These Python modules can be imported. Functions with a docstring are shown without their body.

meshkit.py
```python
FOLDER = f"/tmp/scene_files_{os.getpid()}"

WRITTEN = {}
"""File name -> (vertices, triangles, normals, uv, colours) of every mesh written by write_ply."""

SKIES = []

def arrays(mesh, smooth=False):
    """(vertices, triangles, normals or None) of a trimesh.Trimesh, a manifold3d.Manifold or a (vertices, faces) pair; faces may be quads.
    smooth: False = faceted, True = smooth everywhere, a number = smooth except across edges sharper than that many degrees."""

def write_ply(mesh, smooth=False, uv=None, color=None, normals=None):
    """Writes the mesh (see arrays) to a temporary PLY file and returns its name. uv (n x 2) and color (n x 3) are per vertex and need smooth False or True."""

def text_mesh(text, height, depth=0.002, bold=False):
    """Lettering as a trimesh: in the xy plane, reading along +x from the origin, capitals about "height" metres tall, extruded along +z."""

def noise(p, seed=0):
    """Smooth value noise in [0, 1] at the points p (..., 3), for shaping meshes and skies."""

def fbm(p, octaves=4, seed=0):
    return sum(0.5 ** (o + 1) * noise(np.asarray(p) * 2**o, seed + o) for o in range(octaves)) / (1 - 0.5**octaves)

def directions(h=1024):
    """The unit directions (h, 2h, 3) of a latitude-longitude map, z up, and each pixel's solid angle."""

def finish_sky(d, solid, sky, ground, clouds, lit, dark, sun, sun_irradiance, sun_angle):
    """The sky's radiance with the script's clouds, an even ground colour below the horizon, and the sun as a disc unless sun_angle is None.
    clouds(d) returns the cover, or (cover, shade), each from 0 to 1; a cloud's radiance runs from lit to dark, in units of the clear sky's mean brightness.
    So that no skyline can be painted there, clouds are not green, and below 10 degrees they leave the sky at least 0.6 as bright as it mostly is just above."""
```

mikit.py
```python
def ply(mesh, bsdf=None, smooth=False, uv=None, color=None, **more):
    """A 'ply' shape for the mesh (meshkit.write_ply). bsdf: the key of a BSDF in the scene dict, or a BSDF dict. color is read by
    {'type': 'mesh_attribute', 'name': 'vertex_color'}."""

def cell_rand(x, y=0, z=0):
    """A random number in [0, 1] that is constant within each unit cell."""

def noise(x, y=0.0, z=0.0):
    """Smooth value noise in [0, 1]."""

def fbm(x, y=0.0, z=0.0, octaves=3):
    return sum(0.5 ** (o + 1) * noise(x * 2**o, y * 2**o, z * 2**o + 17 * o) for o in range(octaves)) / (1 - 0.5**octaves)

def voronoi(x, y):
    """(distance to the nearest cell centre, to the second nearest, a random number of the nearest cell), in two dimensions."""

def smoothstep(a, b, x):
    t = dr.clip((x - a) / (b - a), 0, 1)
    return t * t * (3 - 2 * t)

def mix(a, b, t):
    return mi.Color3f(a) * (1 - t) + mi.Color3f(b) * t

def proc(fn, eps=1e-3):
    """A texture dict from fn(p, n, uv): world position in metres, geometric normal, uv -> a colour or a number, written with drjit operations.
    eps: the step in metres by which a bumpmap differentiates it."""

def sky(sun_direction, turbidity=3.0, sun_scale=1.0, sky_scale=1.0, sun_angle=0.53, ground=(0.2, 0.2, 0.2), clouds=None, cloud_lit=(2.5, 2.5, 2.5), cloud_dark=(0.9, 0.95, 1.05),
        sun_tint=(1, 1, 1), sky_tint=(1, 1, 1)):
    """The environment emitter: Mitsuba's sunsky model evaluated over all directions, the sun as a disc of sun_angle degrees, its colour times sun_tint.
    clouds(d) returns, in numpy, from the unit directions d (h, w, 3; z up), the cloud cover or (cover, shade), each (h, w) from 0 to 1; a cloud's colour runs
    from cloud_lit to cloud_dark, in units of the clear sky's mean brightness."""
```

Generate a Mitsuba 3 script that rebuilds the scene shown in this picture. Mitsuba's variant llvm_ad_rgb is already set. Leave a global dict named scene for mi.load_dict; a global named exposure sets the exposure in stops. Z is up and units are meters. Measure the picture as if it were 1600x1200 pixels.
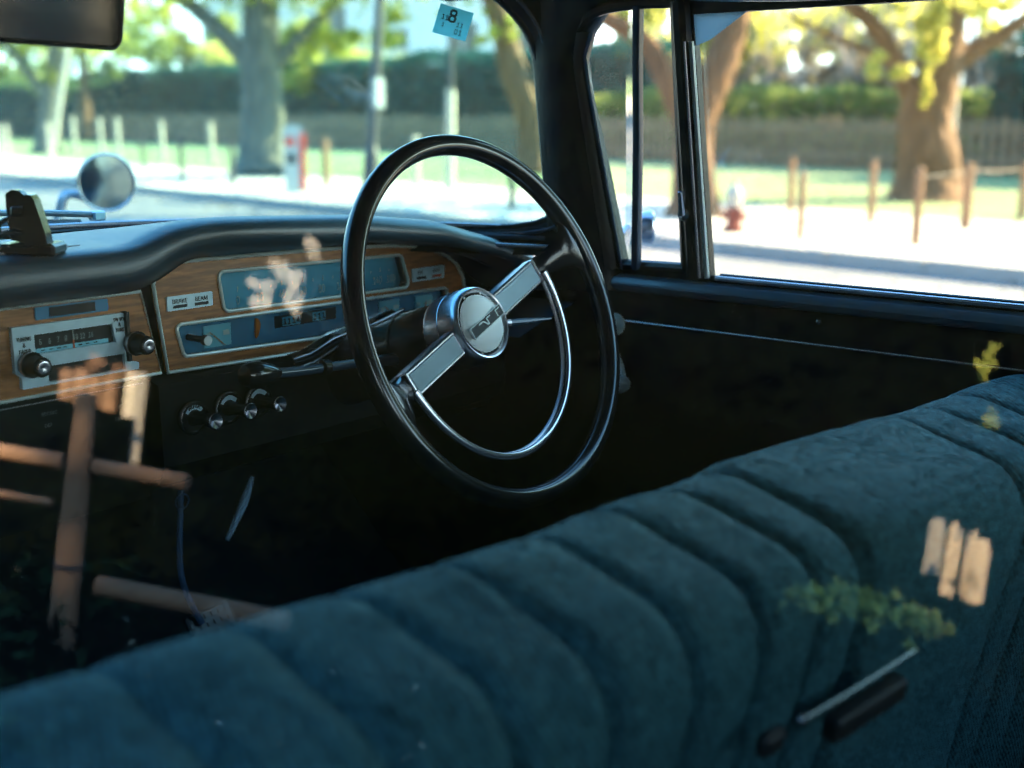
import math
import numpy as np, trimesh, mitsuba as mi, mikit, meshkit
from shapely.geometry import Polygon, box as sbox, Point
from drjit import sin as dr_sin
from mikit import noise, fbm, smoothstep, mix
T = mi.ScalarTransform4f
rng = np.random.default_rng(7)
scene, labels = {}, {}

# ------------------------------------------------------------------ camera, sky, exposure
HEAD, PITCH = math.radians(50.5), math.atan(418 / 1900)
CAM = np.array([-0.72, 0.0, 1.2])
FWD = np.array([math.sin(HEAD) * math.cos(PITCH), math.cos(HEAD) * math.cos(PITCH), -math.sin(PITCH)])
scene['camera'] = {'type': 'thinlens', 'fov': 2 * math.degrees(math.atan(800 / 1900)), 'fov_axis': 'x', 'near_clip': 0.005, 'far_clip': 3000.0,
                   'aperture_radius': 0.0066, 'focus_distance': 1.42,
                   'to_world': T().look_at(origin=CAM.tolist(), target=(CAM + FWD).tolist(), up=[0, 0, 1])}
SUN = np.array([0.80, -0.40, 0.50]); SUN /= np.linalg.norm(SUN)
scene['sky'] = mikit.sky(SUN.tolist(), turbidity=3.0, sun_tint=(1.0, 0.93, 0.80), sky_tint=(0.64, 1.04, 1.22),
                         clouds=lambda d: 0.8 * np.clip(1 - (d[..., 2] - 0.02) / 0.45, 0, 1) * (0.75 + 0.5 * (meshkit.fbm(d * 4.0, 4, 3) - 0.5)), cloud_lit=(2.7, 2.55, 2.2), cloud_dark=(2.0, 2.0, 2.0))
exposure = 5.0

# sunlit haze over the street, as the photograph shows
scene['haze_air'] = {'type': 'homogeneous', 'albedo': {'type': 'rgb', 'value': [0.95, 0.95, 0.93]}, 'sigma_t': 0.00045}
scene['haze'] = {'type': 'cube', 'to_world': T().translate([0, 0, 8.0]).scale([160, 160, 12.0]), 'bsdf': {'type': 'null'}, 'interior': {'type': 'ref', 'id': 'haze_air'}}
labels['haze'] = {'label': 'thin bright morning haze over the street and lawn', 'category': 'haze', 'kind': 'stuff'}
scene['camera']['medium'] = {'type': 'ref', 'id': 'haze_air'}

# ------------------------------------------------------------------ materials
def rgb(*c): return {'type': 'rgb', 'value': [float(x) for x in c]}
def mat(key, d): scene[key] = d; return key
def pr(c, rough=0.5, **k):
    d = {'type': 'principled', 'base_color': rgb(*c) if isinstance(c, (tuple, list)) else c, 'roughness': rough}
    d.update(k); return d
def two(d): return {'type': 'twosided', 'bsdf': d}
def bump(d, fn, scale, eps=1e-3): return {'type': 'bumpmap', 'arbitrary': mikit.proc(fn, eps), 'scale': scale, 'nested': d}

def grain(f, k=1.0): return lambda p, n, uv: noise(p.x * f, p.y * f, p.z * f) + 0.5 * noise(p.x * f * 2.3, p.y * f * 2.3, p.z * f * 2.3)
mat('m_vinyl', two(bump(pr((0.005, 0.006, 0.007), 0.55, specular=0.2), grain(420), 0.0005, 4e-4)))
mat('m_pad', two(bump({'type': 'roughplastic', 'diffuse_reflectance': rgb(0.03, 0.075, 0.11), 'int_ior': 1.8, 'alpha': 0.16, 'distribution': 'ggx'}, grain(520), 0.00012, 4e-4)))
mat('m_pillar_vinyl', two(bump(pr((0.05, 0.045, 0.04), 0.5), lambda p, n, uv: noise(p.x * 300, p.y * 300, p.z * 300), 0.0012, 4e-4)))
mat('m_black', two(pr((0.006, 0.006, 0.007), 0.4)))
mat('m_rim', two(pr((0.006, 0.006, 0.008), 0.16, specular=0.6, clearcoat=0.5, clearcoat_gloss=0.9)))
mat('m_rubber', two(pr((0.01, 0.011, 0.012), 0.35)))
mat('m_lining', two(pr((0.03, 0.034, 0.04), 0.8)))
mat('m_carpet', two(pr((0.012, 0.012, 0.013), 0.95)))
mat('m_paint', two(pr((0.02, 0.045, 0.075), 0.25, specular=0.5, clearcoat=1.0, clearcoat_gloss=0.95)))
mat('m_chrome', {'type': 'twosided', 'bsdf': {'type': 'roughconductor', 'material': 'Cr', 'alpha': 0.06, 'distribution': 'ggx'}})
mat('m_chrome_soft', {'type': 'twosided', 'bsdf': {'type': 'roughconductor', 'material': 'Cr', 'alpha': 0.2, 'distribution': 'ggx'}})
mat('m_mirror', {'type': 'twosided', 'bsdf': {'type': 'roughconductor', 'material': 'Ag', 'alpha': 0.01, 'specular_reflectance': 0.38}})
mat('m_dark_mirror', {'type': 'twosided', 'bsdf': {'type': 'roughconductor', 'material': 'Ag', 'alpha': 0.01, 'specular_reflectance': 0.07}})
def wood(p, n, uv):
    g = fbm(p.x * 9, p.y * 9, p.z * 140, 4); s = fbm(p.x * 60, 3.0, p.z * 260, 3)
    return mix((0.20, 0.075, 0.021), (0.46, 0.185, 0.056), smoothstep(0.25, 0.75, 0.6 * g + 0.4 * s))
mat('m_wood', two(pr(mikit.proc(wood), 0.35, clearcoat=0.4)))
def alu(p, n, uv): return mix((0.44, 0.62, 0.68), (0.60, 0.76, 0.82), fbm(p.x * 120, p.y * 120, p.z * 120, 3))
mat('m_alu', two(pr(mikit.proc(alu), 0.42, metallic=0.25)))
mat('m_spoke_insert', two(bump(pr((0.26, 0.36, 0.40), 0.45, metallic=0.2), grain(900), 0.0003, 2e-4)))
mat('m_trim', two(pr((0.66, 0.76, 0.72), 0.3, metallic=0.45, clearcoat=0.8)))
mat('m_dim_blue', two(pr((0.045, 0.10, 0.18), 0.3, clearcoat=0.8)))
mat('m_pale_metal', two(pr((0.55, 0.74, 0.86), 0.25, metallic=0.4, clearcoat=1.0)))
mat('m_dial', two(pr((0.09, 0.40, 0.58), 0.45)))
mat('m_dial_dark', two(pr((0.05, 0.22, 0.38), 0.5)))
mat('m_gauge', two(pr((0.22, 0.60, 0.72), 0.4)))
mat('m_ink', two(pr((0.008, 0.009, 0.01), 0.6)))
mat('m_white', two(pr((0.6, 0.68, 0.66), 0.5)))
mat('m_dim_white', two(pr((0.32, 0.40, 0.40), 0.5)))
mat('m_red', two(pr((0.55, 0.09, 0.03), 0.4)))
mat('m_orange', two(pr((0.6, 0.16, 0.02), 0.35)))
mat('m_hub_disc', two(pr((0.80, 0.84, 0.80), 0.4, clearcoat=0.6, clearcoat_gloss=0.97)))
mat('m_gray_text', two(pr((0.10, 0.11, 0.11), 0.6)))
def velour(p, n, uv):
    g = fbm(p.x * 10, p.y * 10, p.z * 10, 2); w = noise(p.x * 330, p.y * 330, p.z * 330); r = noise(p.x * 760, p.y * 130, p.z * 130); c = 0.5 + 0.5 * mi.Float(dr_sin((p.x * 0.8 + p.z * 0.6 - p.y * 0.6) * 1300.0))
    return mix((0.004, 0.020, 0.0255), (0.048, 0.154, 0.175), smoothstep(0.22, 0.78, 0.14 * g + 0.34 * w + 0.30 * r + 0.22 * c))
mat('m_velour', two(bump(pr(mikit.proc(velour), 0.95, sheen=1.0, sheen_tint=0.4, specular=0.1),
    lambda p, n, uv: noise(p.x * 330, p.y * 330, p.z * 330) + 0.9 * noise(p.x * 760, p.y * 130, p.z * 130), 0.0016, 4e-4)))
def glass(t): return {'type': 'thindielectric', 'int_ior': 1.52, 'specular_transmittance': rgb(*t)}
mat('m_glass', glass((0.93, 0.97, 0.96)))
mat('m_windshield', glass((0.60, 0.92, 0.91)))
mat('m_vent_glass', glass((0.72, 0.90, 0.90)))
# outside
def speck(a, b, f=1.5, f2=18): return lambda p, n, uv: mix(a, b, 0.6 * fbm(p.x * f, p.y * f, p.z * f, 3) + 0.4 * fbm(p.x * f2, p.y * f2, p.z * f2, 2))
mat('m_asphalt', two(pr(mikit.proc(speck((0.10, 0.105, 0.11), (0.18, 0.185, 0.19), 0.6, 12)), 0.75)))
mat('m_paving', two(pr(mikit.proc(speck((0.38, 0.35, 0.29), (0.52, 0.47, 0.39), 0.8, 9)), 0.85)))
mat('m_kerb', two(pr(mikit.proc(speck((0.30, 0.29, 0.27), (0.42, 0.40, 0.36))), 0.85)))
mat('m_earth', two(pr(mikit.proc(speck((0.10, 0.085, 0.05), (0.18, 0.15, 0.09), 0.5, 4)), 0.95)))
mat('m_lawn', two(pr(mikit.proc(speck((0.095, 0.15, 0.06), (0.19, 0.25, 0.11), 0.35, 5)), 0.9)))
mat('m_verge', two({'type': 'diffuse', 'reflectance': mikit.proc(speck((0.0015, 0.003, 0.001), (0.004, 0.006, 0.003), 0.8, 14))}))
def bark(p, n, uv): return mix((0.07, 0.036, 0.016), (0.22, 0.115, 0.052), fbm(p.x * 9, p.y * 9, p.z * 2.2, 4))
mat('m_bark', two(bump(pr(mikit.proc(bark), 0.9), lambda p, n, uv: fbm(p.x * 14, p.y * 14, p.z * 3, 3), 0.05, 5e-3)))
def bark2(p, n, uv): return mix((0.045, 0.05, 0.042), (0.18, 0.18, 0.145), fbm(p.x * 7, p.y * 7, p.z * 2.4, 4))
mat('m_grey_bark', two(bump(pr(mikit.proc(bark2), 0.9), lambda p, n, uv: fbm(p.x * 14, p.y * 14, p.z * 3, 3), 0.05, 5e-3)))
mat('m_pale_bark', two(pr(mikit.proc(speck((0.20, 0.17, 0.14), (0.36, 0.31, 0.26), 3, 12)), 0.9)))
def leafm(c, dt=1.0): return {'type': 'principledthin', 'base_color': mikit.proc(c) if callable(c) else rgb(*c), 'roughness': 0.55, 'diff_trans': dt, 'spec_trans': 0.0, 'eta': 1.4}
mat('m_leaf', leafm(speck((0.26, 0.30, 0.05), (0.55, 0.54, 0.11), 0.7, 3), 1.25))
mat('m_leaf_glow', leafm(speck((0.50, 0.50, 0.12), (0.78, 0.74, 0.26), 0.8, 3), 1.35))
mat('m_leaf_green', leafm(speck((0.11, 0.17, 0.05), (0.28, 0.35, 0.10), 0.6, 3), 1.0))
mat('m_hedge', leafm(speck((0.008, 0.060, 0.055), (0.036, 0.17, 0.145), 0.9, 4), 0.6))
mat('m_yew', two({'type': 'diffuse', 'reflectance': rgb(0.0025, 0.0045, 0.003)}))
mat('m_hedge_core', two(pr((0.012, 0.025, 0.014), 0.95)))
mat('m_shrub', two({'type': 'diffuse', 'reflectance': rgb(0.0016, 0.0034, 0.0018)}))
mat('m_picket', two(pr(mikit.proc(speck((0.12, 0.08, 0.05), (0.40, 0.28, 0.18), 4, 16)), 0.85)))
mat('m_bollard', two(pr(mikit.proc(speck((0.18, 0.095, 0.05), (0.34, 0.20, 0.11), 3, 20)), 0.8)))
mat('m_bollard_pale', two(pr(mikit.proc(speck((0.38, 0.35, 0.29), (0.58, 0.54, 0.45), 3, 20)), 0.7)))
mat('m_dark_steel', two(pr((0.035, 0.035, 0.04), 0.45)))
mat('m_pole_grey', two(pr((0.38, 0.37, 0.34), 0.5)))
mat('m_hydrant_red', two(pr((0.20, 0.045, 0.03), 0.6)))
mat('m_kiosk_grey', two(pr((0.42, 0.46, 0.47), 0.5)))
mat('m_kiosk_red', two(pr((0.65, 0.06, 0.035), 0.45)))
mat('m_sign', two(pr((0.62, 0.60, 0.50), 0.6)))
mat('m_rust', two(pr(mikit.proc(speck((0.07, 0.038, 0.022), (0.33, 0.20, 0.12), 9, 60)), 0.8)))
mat('m_wall_pale', two(pr(mikit.proc(speck((0.60, 0.60, 0.58), (0.72, 0.72, 0.70), 0.3, 2)), 0.85)))
mat('m_wall_cream', two(pr(mikit.proc(speck((0.55, 0.46, 0.34), (0.68, 0.58, 0.44), 0.8, 6)), 0.85)))
mat('m_win_dark', two(pr((0.02, 0.025, 0.03), 0.15)))
mat('m_roof_tile', two(pr(mikit.proc(speck((0.06, 0.065, 0.07), (0.12, 0.12, 0.125), 2, 8)), 0.8)))
mat('m_sunny_leaf', two({'type': 'diffuse', 'reflectance': mikit.proc(speck((0.14, 0.24, 0.05), (0.55, 0.58, 0.16), 9, 40))}))
mat('m_moss', two({'type': 'diffuse', 'reflectance': rgb(0.010, 0.026, 0.013)}))
mat('m_petal', two(pr((0.35, 0.36, 0.28), 0.8)))
mat('m_sticker', {'type': 'principledthin', 'base_color': rgb(0.42, 0.86, 0.97), 'roughness': 0.5, 'diff_trans': 1.5, 'eta': 1.4})
mat('m_thicket', leafm(speck((0.14, 0.125, 0.09), (0.28, 0.25, 0.18), 1, 5), 0.7))
mat('m_visor', {'type': 'principledthin', 'base_color': rgb(0.55, 0.72, 0.85), 'roughness': 0.4, 'diff_trans': 1.1, 'eta': 1.4})
mat('m_ledge', two(pr((0.08, 0.15, 0.21), 0.28, specular=0.6, clearcoat=1.0, clearcoat_gloss=0.95)))
mat('m_sticker_light', two(pr((0.55, 0.72, 0.74), 0.5)))

# ------------------------------------------------------------------ helpers
ORD = ['first', 'second', 'third', 'fourth', 'fifth', 'sixth', 'seventh', 'eighth', 'ninth', 'tenth', 'eleventh', 'twelfth']
def V(*a): return np.array(a, float)
def unit(v): v = np.asarray(v, float); return v / np.linalg.norm(v)
def add(key, mesh, m, smooth=35, label=None, **k):
    base, i = key, 0
    while key in scene: i += 1; key = f'{base}_{i:03d}'
    scene[key] = mikit.ply(mesh, m, smooth=smooth, **k)
    if label: labels[key] = {'label': label}
    return key
def thing(key, label, cat, group=None, kind=None):
    base, i = key, 0
    while key in labels: i += 1; key = f'{base}_{i:03d}'
    labels[key] = {'label': label, 'category': cat}
    if group: labels[key]['group'] = group
    if kind: labels[key]['kind'] = kind
    return key
def structure(key, mesh, m, label, cat='ground', smooth=False, kind='structure'):
    scene[key] = mikit.ply(mesh, m, smooth=smooth); labels[key] = {'label': label, 'category': cat, 'kind': kind}
def cat(*ms): return trimesh.util.concatenate([m for m in ms])
def box(lo, hi, ch=0.0):
    lo, hi = np.minimum(lo, hi).astype(float), np.maximum(lo, hi).astype(float)
    if ch <= 0: return trimesh.creation.box(bounds=[lo, hi])
    pts = []
    for s in np.ndindex(2, 2, 2):
        c = np.where(s, hi, lo); d = np.where(s, -ch, ch)
        for k in range(3):
            q = c + d; q[k] = c[k]; pts.append(q)
    return trimesh.convex.convex_hull(np.array(pts))
def frames(P, closed=False, up=None):
    P = np.asarray(P, float); n = len(P)
    t = (np.roll(P, -1, 0) - np.roll(P, 1, 0)) if closed else np.gradient(P, axis=0)
    t /= np.linalg.norm(t, axis=1, keepdims=True) + 1e-15
    if up is not None:
        a = np.cross(t, np.broadcast_to(up, t.shape)); a /= np.linalg.norm(a, axis=1, keepdims=True) + 1e-15
        return t, a, np.cross(a, t)
    ref = V(0, 0, 1) if abs(t[0, 2]) < 0.9 else V(1, 0, 0); A = []
    a = unit(np.cross(t[0], ref))
    for i in range(n):
        a = unit(a - t[i] * (a @ t[i])); A.append(a)
    A = np.array(A); return t, A, np.cross(A, t)
def grid_faces(n, m, cu=False, cv=False):
    i, j = np.meshgrid(np.arange(n if cu else n - 1), np.arange(m if cv else m - 1), indexing='ij')
    i, j = i.ravel(), j.ravel(); i2, j2 = (i + 1) % n, (j + 1) % m
    q = np.stack([i * m + j, i2 * m + j, i2 * m + j2, i * m + j2], 1)
    return np.vstack([q[:, [0, 1, 2]], q[:, [0, 2, 3]]])
def tube(P, r, sides=10, closed=False, caps=True):
    P = np.asarray(P, float); t, a, b = frames(P, closed); r = np.broadcast_to(r, (len(P),))
    th = np.arange(sides) * 2 * np.pi / sides
    v = P[:, None] + r[:, None, None] * (np.cos(th)[None, :, None] * a[:, None] + np.sin(th)[None, :, None] * b[:, None])
    f = grid_faces(len(P), sides, closed, True); v = v.reshape(-1, 3)
    if caps and not closed:
        n = len(v); v = np.vstack([v, P[0], P[-1]]); k = np.arange(sides); e = (len(P) - 1) * sides
        f = np.vstack([f, np.stack([k * 0 + n, k, (k + 1) % sides], 1), np.stack([k * 0 + n + 1, e + (k + 1) % sides, e + k], 1)])
    m = trimesh.Trimesh(v, f, process=False); m.fix_normals() if len(f) < 4000 else None
    return m
def sweep(P, prof, up, closed=False):
    """profile points (across, up) carried along the path P"""
    P = np.asarray(P, float); t, a, b = frames(P, closed, up); prof = np.asarray(prof, float)
    v = P[:, None] + prof[None, :, :1] * a[:, None] + prof[None, :, 1:] * b[:, None]
    f = grid_faces(len(P), len(prof), closed, True); v = v.reshape(-1, 3)
    if not closed:
        c = trimesh.creation.triangulate_polygon(Polygon(prof), engine='earcut')[1]; e = (len(P) - 1) * len(prof)
        f = np.vstack([f, c[:, ::-1], c + e])
    m = trimesh.Trimesh(v, f, process=False); m.fix_normals(); return m
def spline(P, n=40, closed=False):
    from scipy.interpolate import CubicSpline
    P = np.asarray(P, float)
    if closed: P = np.vstack([P, P[:1]])
    s = np.r_[0, np.cumsum(np.linalg.norm(np.diff(P, axis=0), axis=1))]
    c = CubicSpline(s, P, bc_type='periodic' if closed else 'natural')
    return c(np.linspace(0, s[-1], n + 1)[:-1] if closed else np.linspace(0, s[-1], n))
def lathe(prof, o, axis, n=32):
    """(radius, height) along axis from o"""
    prof = np.asarray(prof, float); z = unit(axis); x = unit(np.cross(z, [0.3, 0.1, 1] if abs(z[2]) < 0.9 else [1, 0, 0])); y = np.cross(z, x)
    th = np.arange(n) * 2 * np.pi / n
    v = V(*o) + prof[:, None, 1:] * z + prof[:, None, :1] * (np.cos(th)[None, :, None] * x + np.sin(th)[None, :, None] * y)
    m = trimesh.Trimesh(v.reshape(-1, 3), grid_faces(len(prof), n, False, True), process=False); return m
def loft(sections, closed_v=True, caps=True):
    S = np.asarray(sections, float); n, m = S.shape[:2]
    return trimesh.Trimesh(S.reshape(-1, 3), grid_faces(n, m, False, closed_v), process=False)
def rrect(u0, v0, u1, v1, r, k=5):
    pts = []
    for cx, cy, a0 in ((u1 - r, v1 - r, 0), (u0 + r, v1 - r, 90), (u0 + r, v0 + r, 180), (u1 - r, v0 + r, 270)):
        for a in np.linspace(a0, a0 + 90, k): pts.append((cx + r * math.cos(math.radians(a)), cy + r * math.sin(math.radians(a))))
    return np.array(pts)
def rquad(c, r, k=5):
    """rounded polygon through corners c (counter-clockwise)"""
    return np.array(Polygon(c).buffer(-r).buffer(r, quad_segs=k).exterior.coords)[:-1]
def extr(poly, d): return trimesh.creation.extrude_polygon(poly if isinstance(poly, Polygon) else Polygon(poly), d, engine='earcut')
def place(m, o, x, y):
    """mesh in the xy plane -> x along x, y along y, its z along x cross y, origin o"""
    x, y = unit(x), unit(y); z = np.cross(x, y); M = np.eye(4); M[:3, 0], M[:3, 1], M[:3, 2], M[:3, 3] = x, y, z, o
    m = m.copy(); m.apply_transform(M); return m
FY = 1.2                                                # the wood fascia stands at this y, facing the seats
def scaled(m, k): m = m.copy(); m.apply_scale([k, k, 1]); return m
def fas(m, d=0.0): return place(m, (0, FY - d, 0), (1, 0, 0), (0, 0, 1))      # plane coordinates (x, z), d towards the seats
def text(s, h, o, x=(1, 0, 0), y=(0, 0, 1), depth=0.0006, bold=False, center=True, wide=1.0, slant=0):
    m = meshkit.text_mesh(s, h, depth, bold); m.apply_scale([wide, 1, 1])
    if slant: m.vertices[:, 0] += slant * m.vertices[:, 1]
    if center: m.apply_translation([-m.bounds[:, 0].mean(), 0, 0])
    return place(m, o, x, y)
def ftext(s, h, u, v, d, **k): return text(s, h, (u, FY - d, v), **k)

# ------------------------------------------------------------------ the street (its axis is turned 8.9 degrees from the car's)
SD, SN = V(0.155, 0.988, 0), V(0.988, -0.155, 0)
SD, SN = unit(SD), unit(SN); K0 = V(8.55, 3.5, 0)
def G(s, w, z=0.0): return K0 + s * SD + w * SN + V(0, 0, z)
def slab(s0, s1, w0, w1, z, zb=None):
    c = [G(s0, w0, z), G(s1, w0, z), G(s1, w1, z), G(s0, w1, z)]
    if zb is None: return trimesh.Trimesh(c, [[0, 2, 1], [0, 3, 2]], process=False)
    m = trimesh.convex.convex_hull(np.array(c + [q + V(0, 0, zb - z) for q in c])); return m
structure('ground', trimesh.Trimesh([[-1500, -1500, -0.03], [1500, -1500, -0.03], [1500, 1500, -0.03], [-1500, 1500, -0.03]], [[0, 1, 2], [0, 2, 3]]), 'm_earth', 'bare brown earth reaching away beyond the street')
structure('road', slab(-80, 140, -9.92, 0, 0.0), 'm_asphalt', 'grey asphalt street between the car and the far pavement', 'road')
structure('kerb', slab(-80, 140, 0.012, 0.16, 0.10, -0.2), 'm_kerb', 'pale stone kerb along the far side of the street', 'kerb')
for k in range(72):
    s0_ = -9 + 0.9 * k; add('kerb__stone', slab(s0_ + 0.008, s0_ + 0.892, -0.003 * (k % 3), 0.155, 0.114 + 0.002 * (k * 7 % 4), 0.0), 'm_kerb', False)
structure('pavement', slab(-80, 140, 0.16, 4.0, 0.105, -0.2), 'm_paving', 'sunlit sandy pavement across the street with wooden posts', 'pavement')
structure('lawn', slab(-80, 140, 4.0, 14.5, 0.11, -0.2), 'm_lawn', 'short green lawn between the pavement and the picket fence', 'lawn')
structure('near_kerb', slab(-80, 140, -10.08, -9.92, 0.13, -0.2), 'm_kerb', 'pale kerb beside the parked car', 'kerb')
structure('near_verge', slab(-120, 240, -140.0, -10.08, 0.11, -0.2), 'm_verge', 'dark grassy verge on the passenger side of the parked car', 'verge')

# ------------------------------------------------------------------ trees, hedge and other plants
def leaves(c, R, n, size, shell=0.35, seed=0, flat=0.0):
    """n leaf quads through an ellipsoid of radii R, clumped"""
    g = np.random.default_rng(seed); R = np.broadcast_to(R, (3,))
    k = max(6, n // 60); d = g.normal(size=(k, 3)); d /= np.linalg.norm(d, axis=1, keepdims=True)
    cl = d * (g.random((k, 1)) ** shell)
    p = cl[g.integers(0, k, n)] + g.normal(size=(n, 3)) * 0.13
    p = V(*c) + p * R
    return quads(p, size, g)
def quads(p, size, g, lean=0.0):
    n = len(p); a = g.normal(size=(n, 3)); a /= np.linalg.norm(a, axis=1, keepdims=True)
    b = np.cross(a, g.normal(size=(n, 3))); b /= np.linalg.norm(b, axis=1, keepdims=True)
    s = size * (0.6 + 0.8 * g.random((n, 1)))
    v = np.stack([p - a * s, p - b * s * 0.55, p + a * s, p + b * s * 0.55], 1).reshape(-1, 3)
    i = np.arange(n)[:, None] * 4
    return trimesh.Trimesh(v, np.vstack([i + [0, 1, 2], i + [0, 2, 3]]), process=False)
def limb(P, r0, r1, n=14, sides=10, wob=0.06, seed=0):
    P = spline(P, n); r = np.linspace(r0, r1, n)
    if P[0, 2] < 0.15: r = r * (1 + 0.55 * np.exp(-(P[:, 2] - P[0, 2]) / 0.22))
    m = tube(P, r, sides)
    q = m.vertices; m.vertices = q + (meshkit.fbm(q * 2.5, 3, seed)[:, None] - 0.5) * wob * 2 * np.sign(r0) * (r0 * 2)
    return m
def tree(key, label, c_group, trunk, limbs, crowns, leaf='m_leaf', bark_='m_bark', seed=1, size=0.09):
    t = thing(key, label, 'tree', c_group)
    add(t + '__trunk', limb(*trunk, seed=seed), bark_)
    for i, l in enumerate(limbs): add(t + '__limb', limb(*l, seed=seed + i), bark_)
    if crowns: add(t + '__crown', cat(*[leaves(c, R, n, size, seed=seed * 31 + i) for i, (c, R, n) in enumerate(crowns)]), leaf, False)
    return t
TG = 'street trees across the road'
tree('street_tree', 'thick brown tree forking low beside the wooden posts, seen through the driver window', TG,
     ([(15.6, 6.2, -0.05), (15.64, 6.22, 0.15), (15.73, 6.3, 0.7), (15.8, 6.38, 1.2), (15.86, 6.37, 1.5)], 0.47, 0.34, 14, 14, 0.12),
     [([(15.78, 6.42, 1.1), (15.73, 6.51, 1.35), (15.68, 6.74, 1.81), (15.6, 7.01, 2.31), (15.24, 7.56, 2.85), (14.7, 8.1, 3.8)], 0.17, 0.05),
      ([(15.83, 6.37, 1.2), (16.05, 6.32, 1.89), (16.18, 6.34, 2.4), (16.34, 6.43, 3.24), (16.5, 6.5, 5.0)], 0.33, 0.16),
      ([(16.0, 6.3, 1.7), (16.15, 6.2, 1.85), (16.45, 5.95, 2.1), (16.86, 5.54, 2.48), (17.6, 5.0, 3.2)], 0.15, 0.05),
      ([(15.68, 6.74, 1.85), (15.45, 7.2, 2.1), (15.1, 7.7, 2.35), (14.6, 8.2, 2.75)], 0.06, 0.02)],
     [((16.6, 5.7, 2.75), (0.9, 0.8, 0.45), 170), ((15.9, 6.3, 4.6), (3.2, 3.2, 1.6), 2200), ((14.0, 8.0, 5.0), (2.0, 2.0, 1.2), 1200)], seed=3, size=0.10)
tree('street_tree', 'leaning orange-brown tree beside the fire hydrant, behind the window divider', TG,
     ([(11.2, 7.2, 0.0), (11.26, 7.2, 0.2), (11.34, 7.3, 0.72), (11.51, 7.29, 1.28), (11.72, 7.21, 1.78), (11.93, 7.15, 2.34), (12.1, 7.15, 2.95), (12.3, 7.2, 4.5)], 0.24, 0.13, 18, 12, 0.08),
     [([(11.42, 7.34, 1.0), (11.3, 7.6, 1.5), (11.24, 7.89, 2.0), (10.95, 8.36, 2.35), (10.7, 8.8, 3.2)], 0.15, 0.07)],
     [((11.7, 7.6, 4.8), (2.4, 2.4, 1.5), 3000), ((10.9, 8.9, 2.75), (0.6, 0.7, 0.4), 160)], seed=5, size=0.09)
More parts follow.
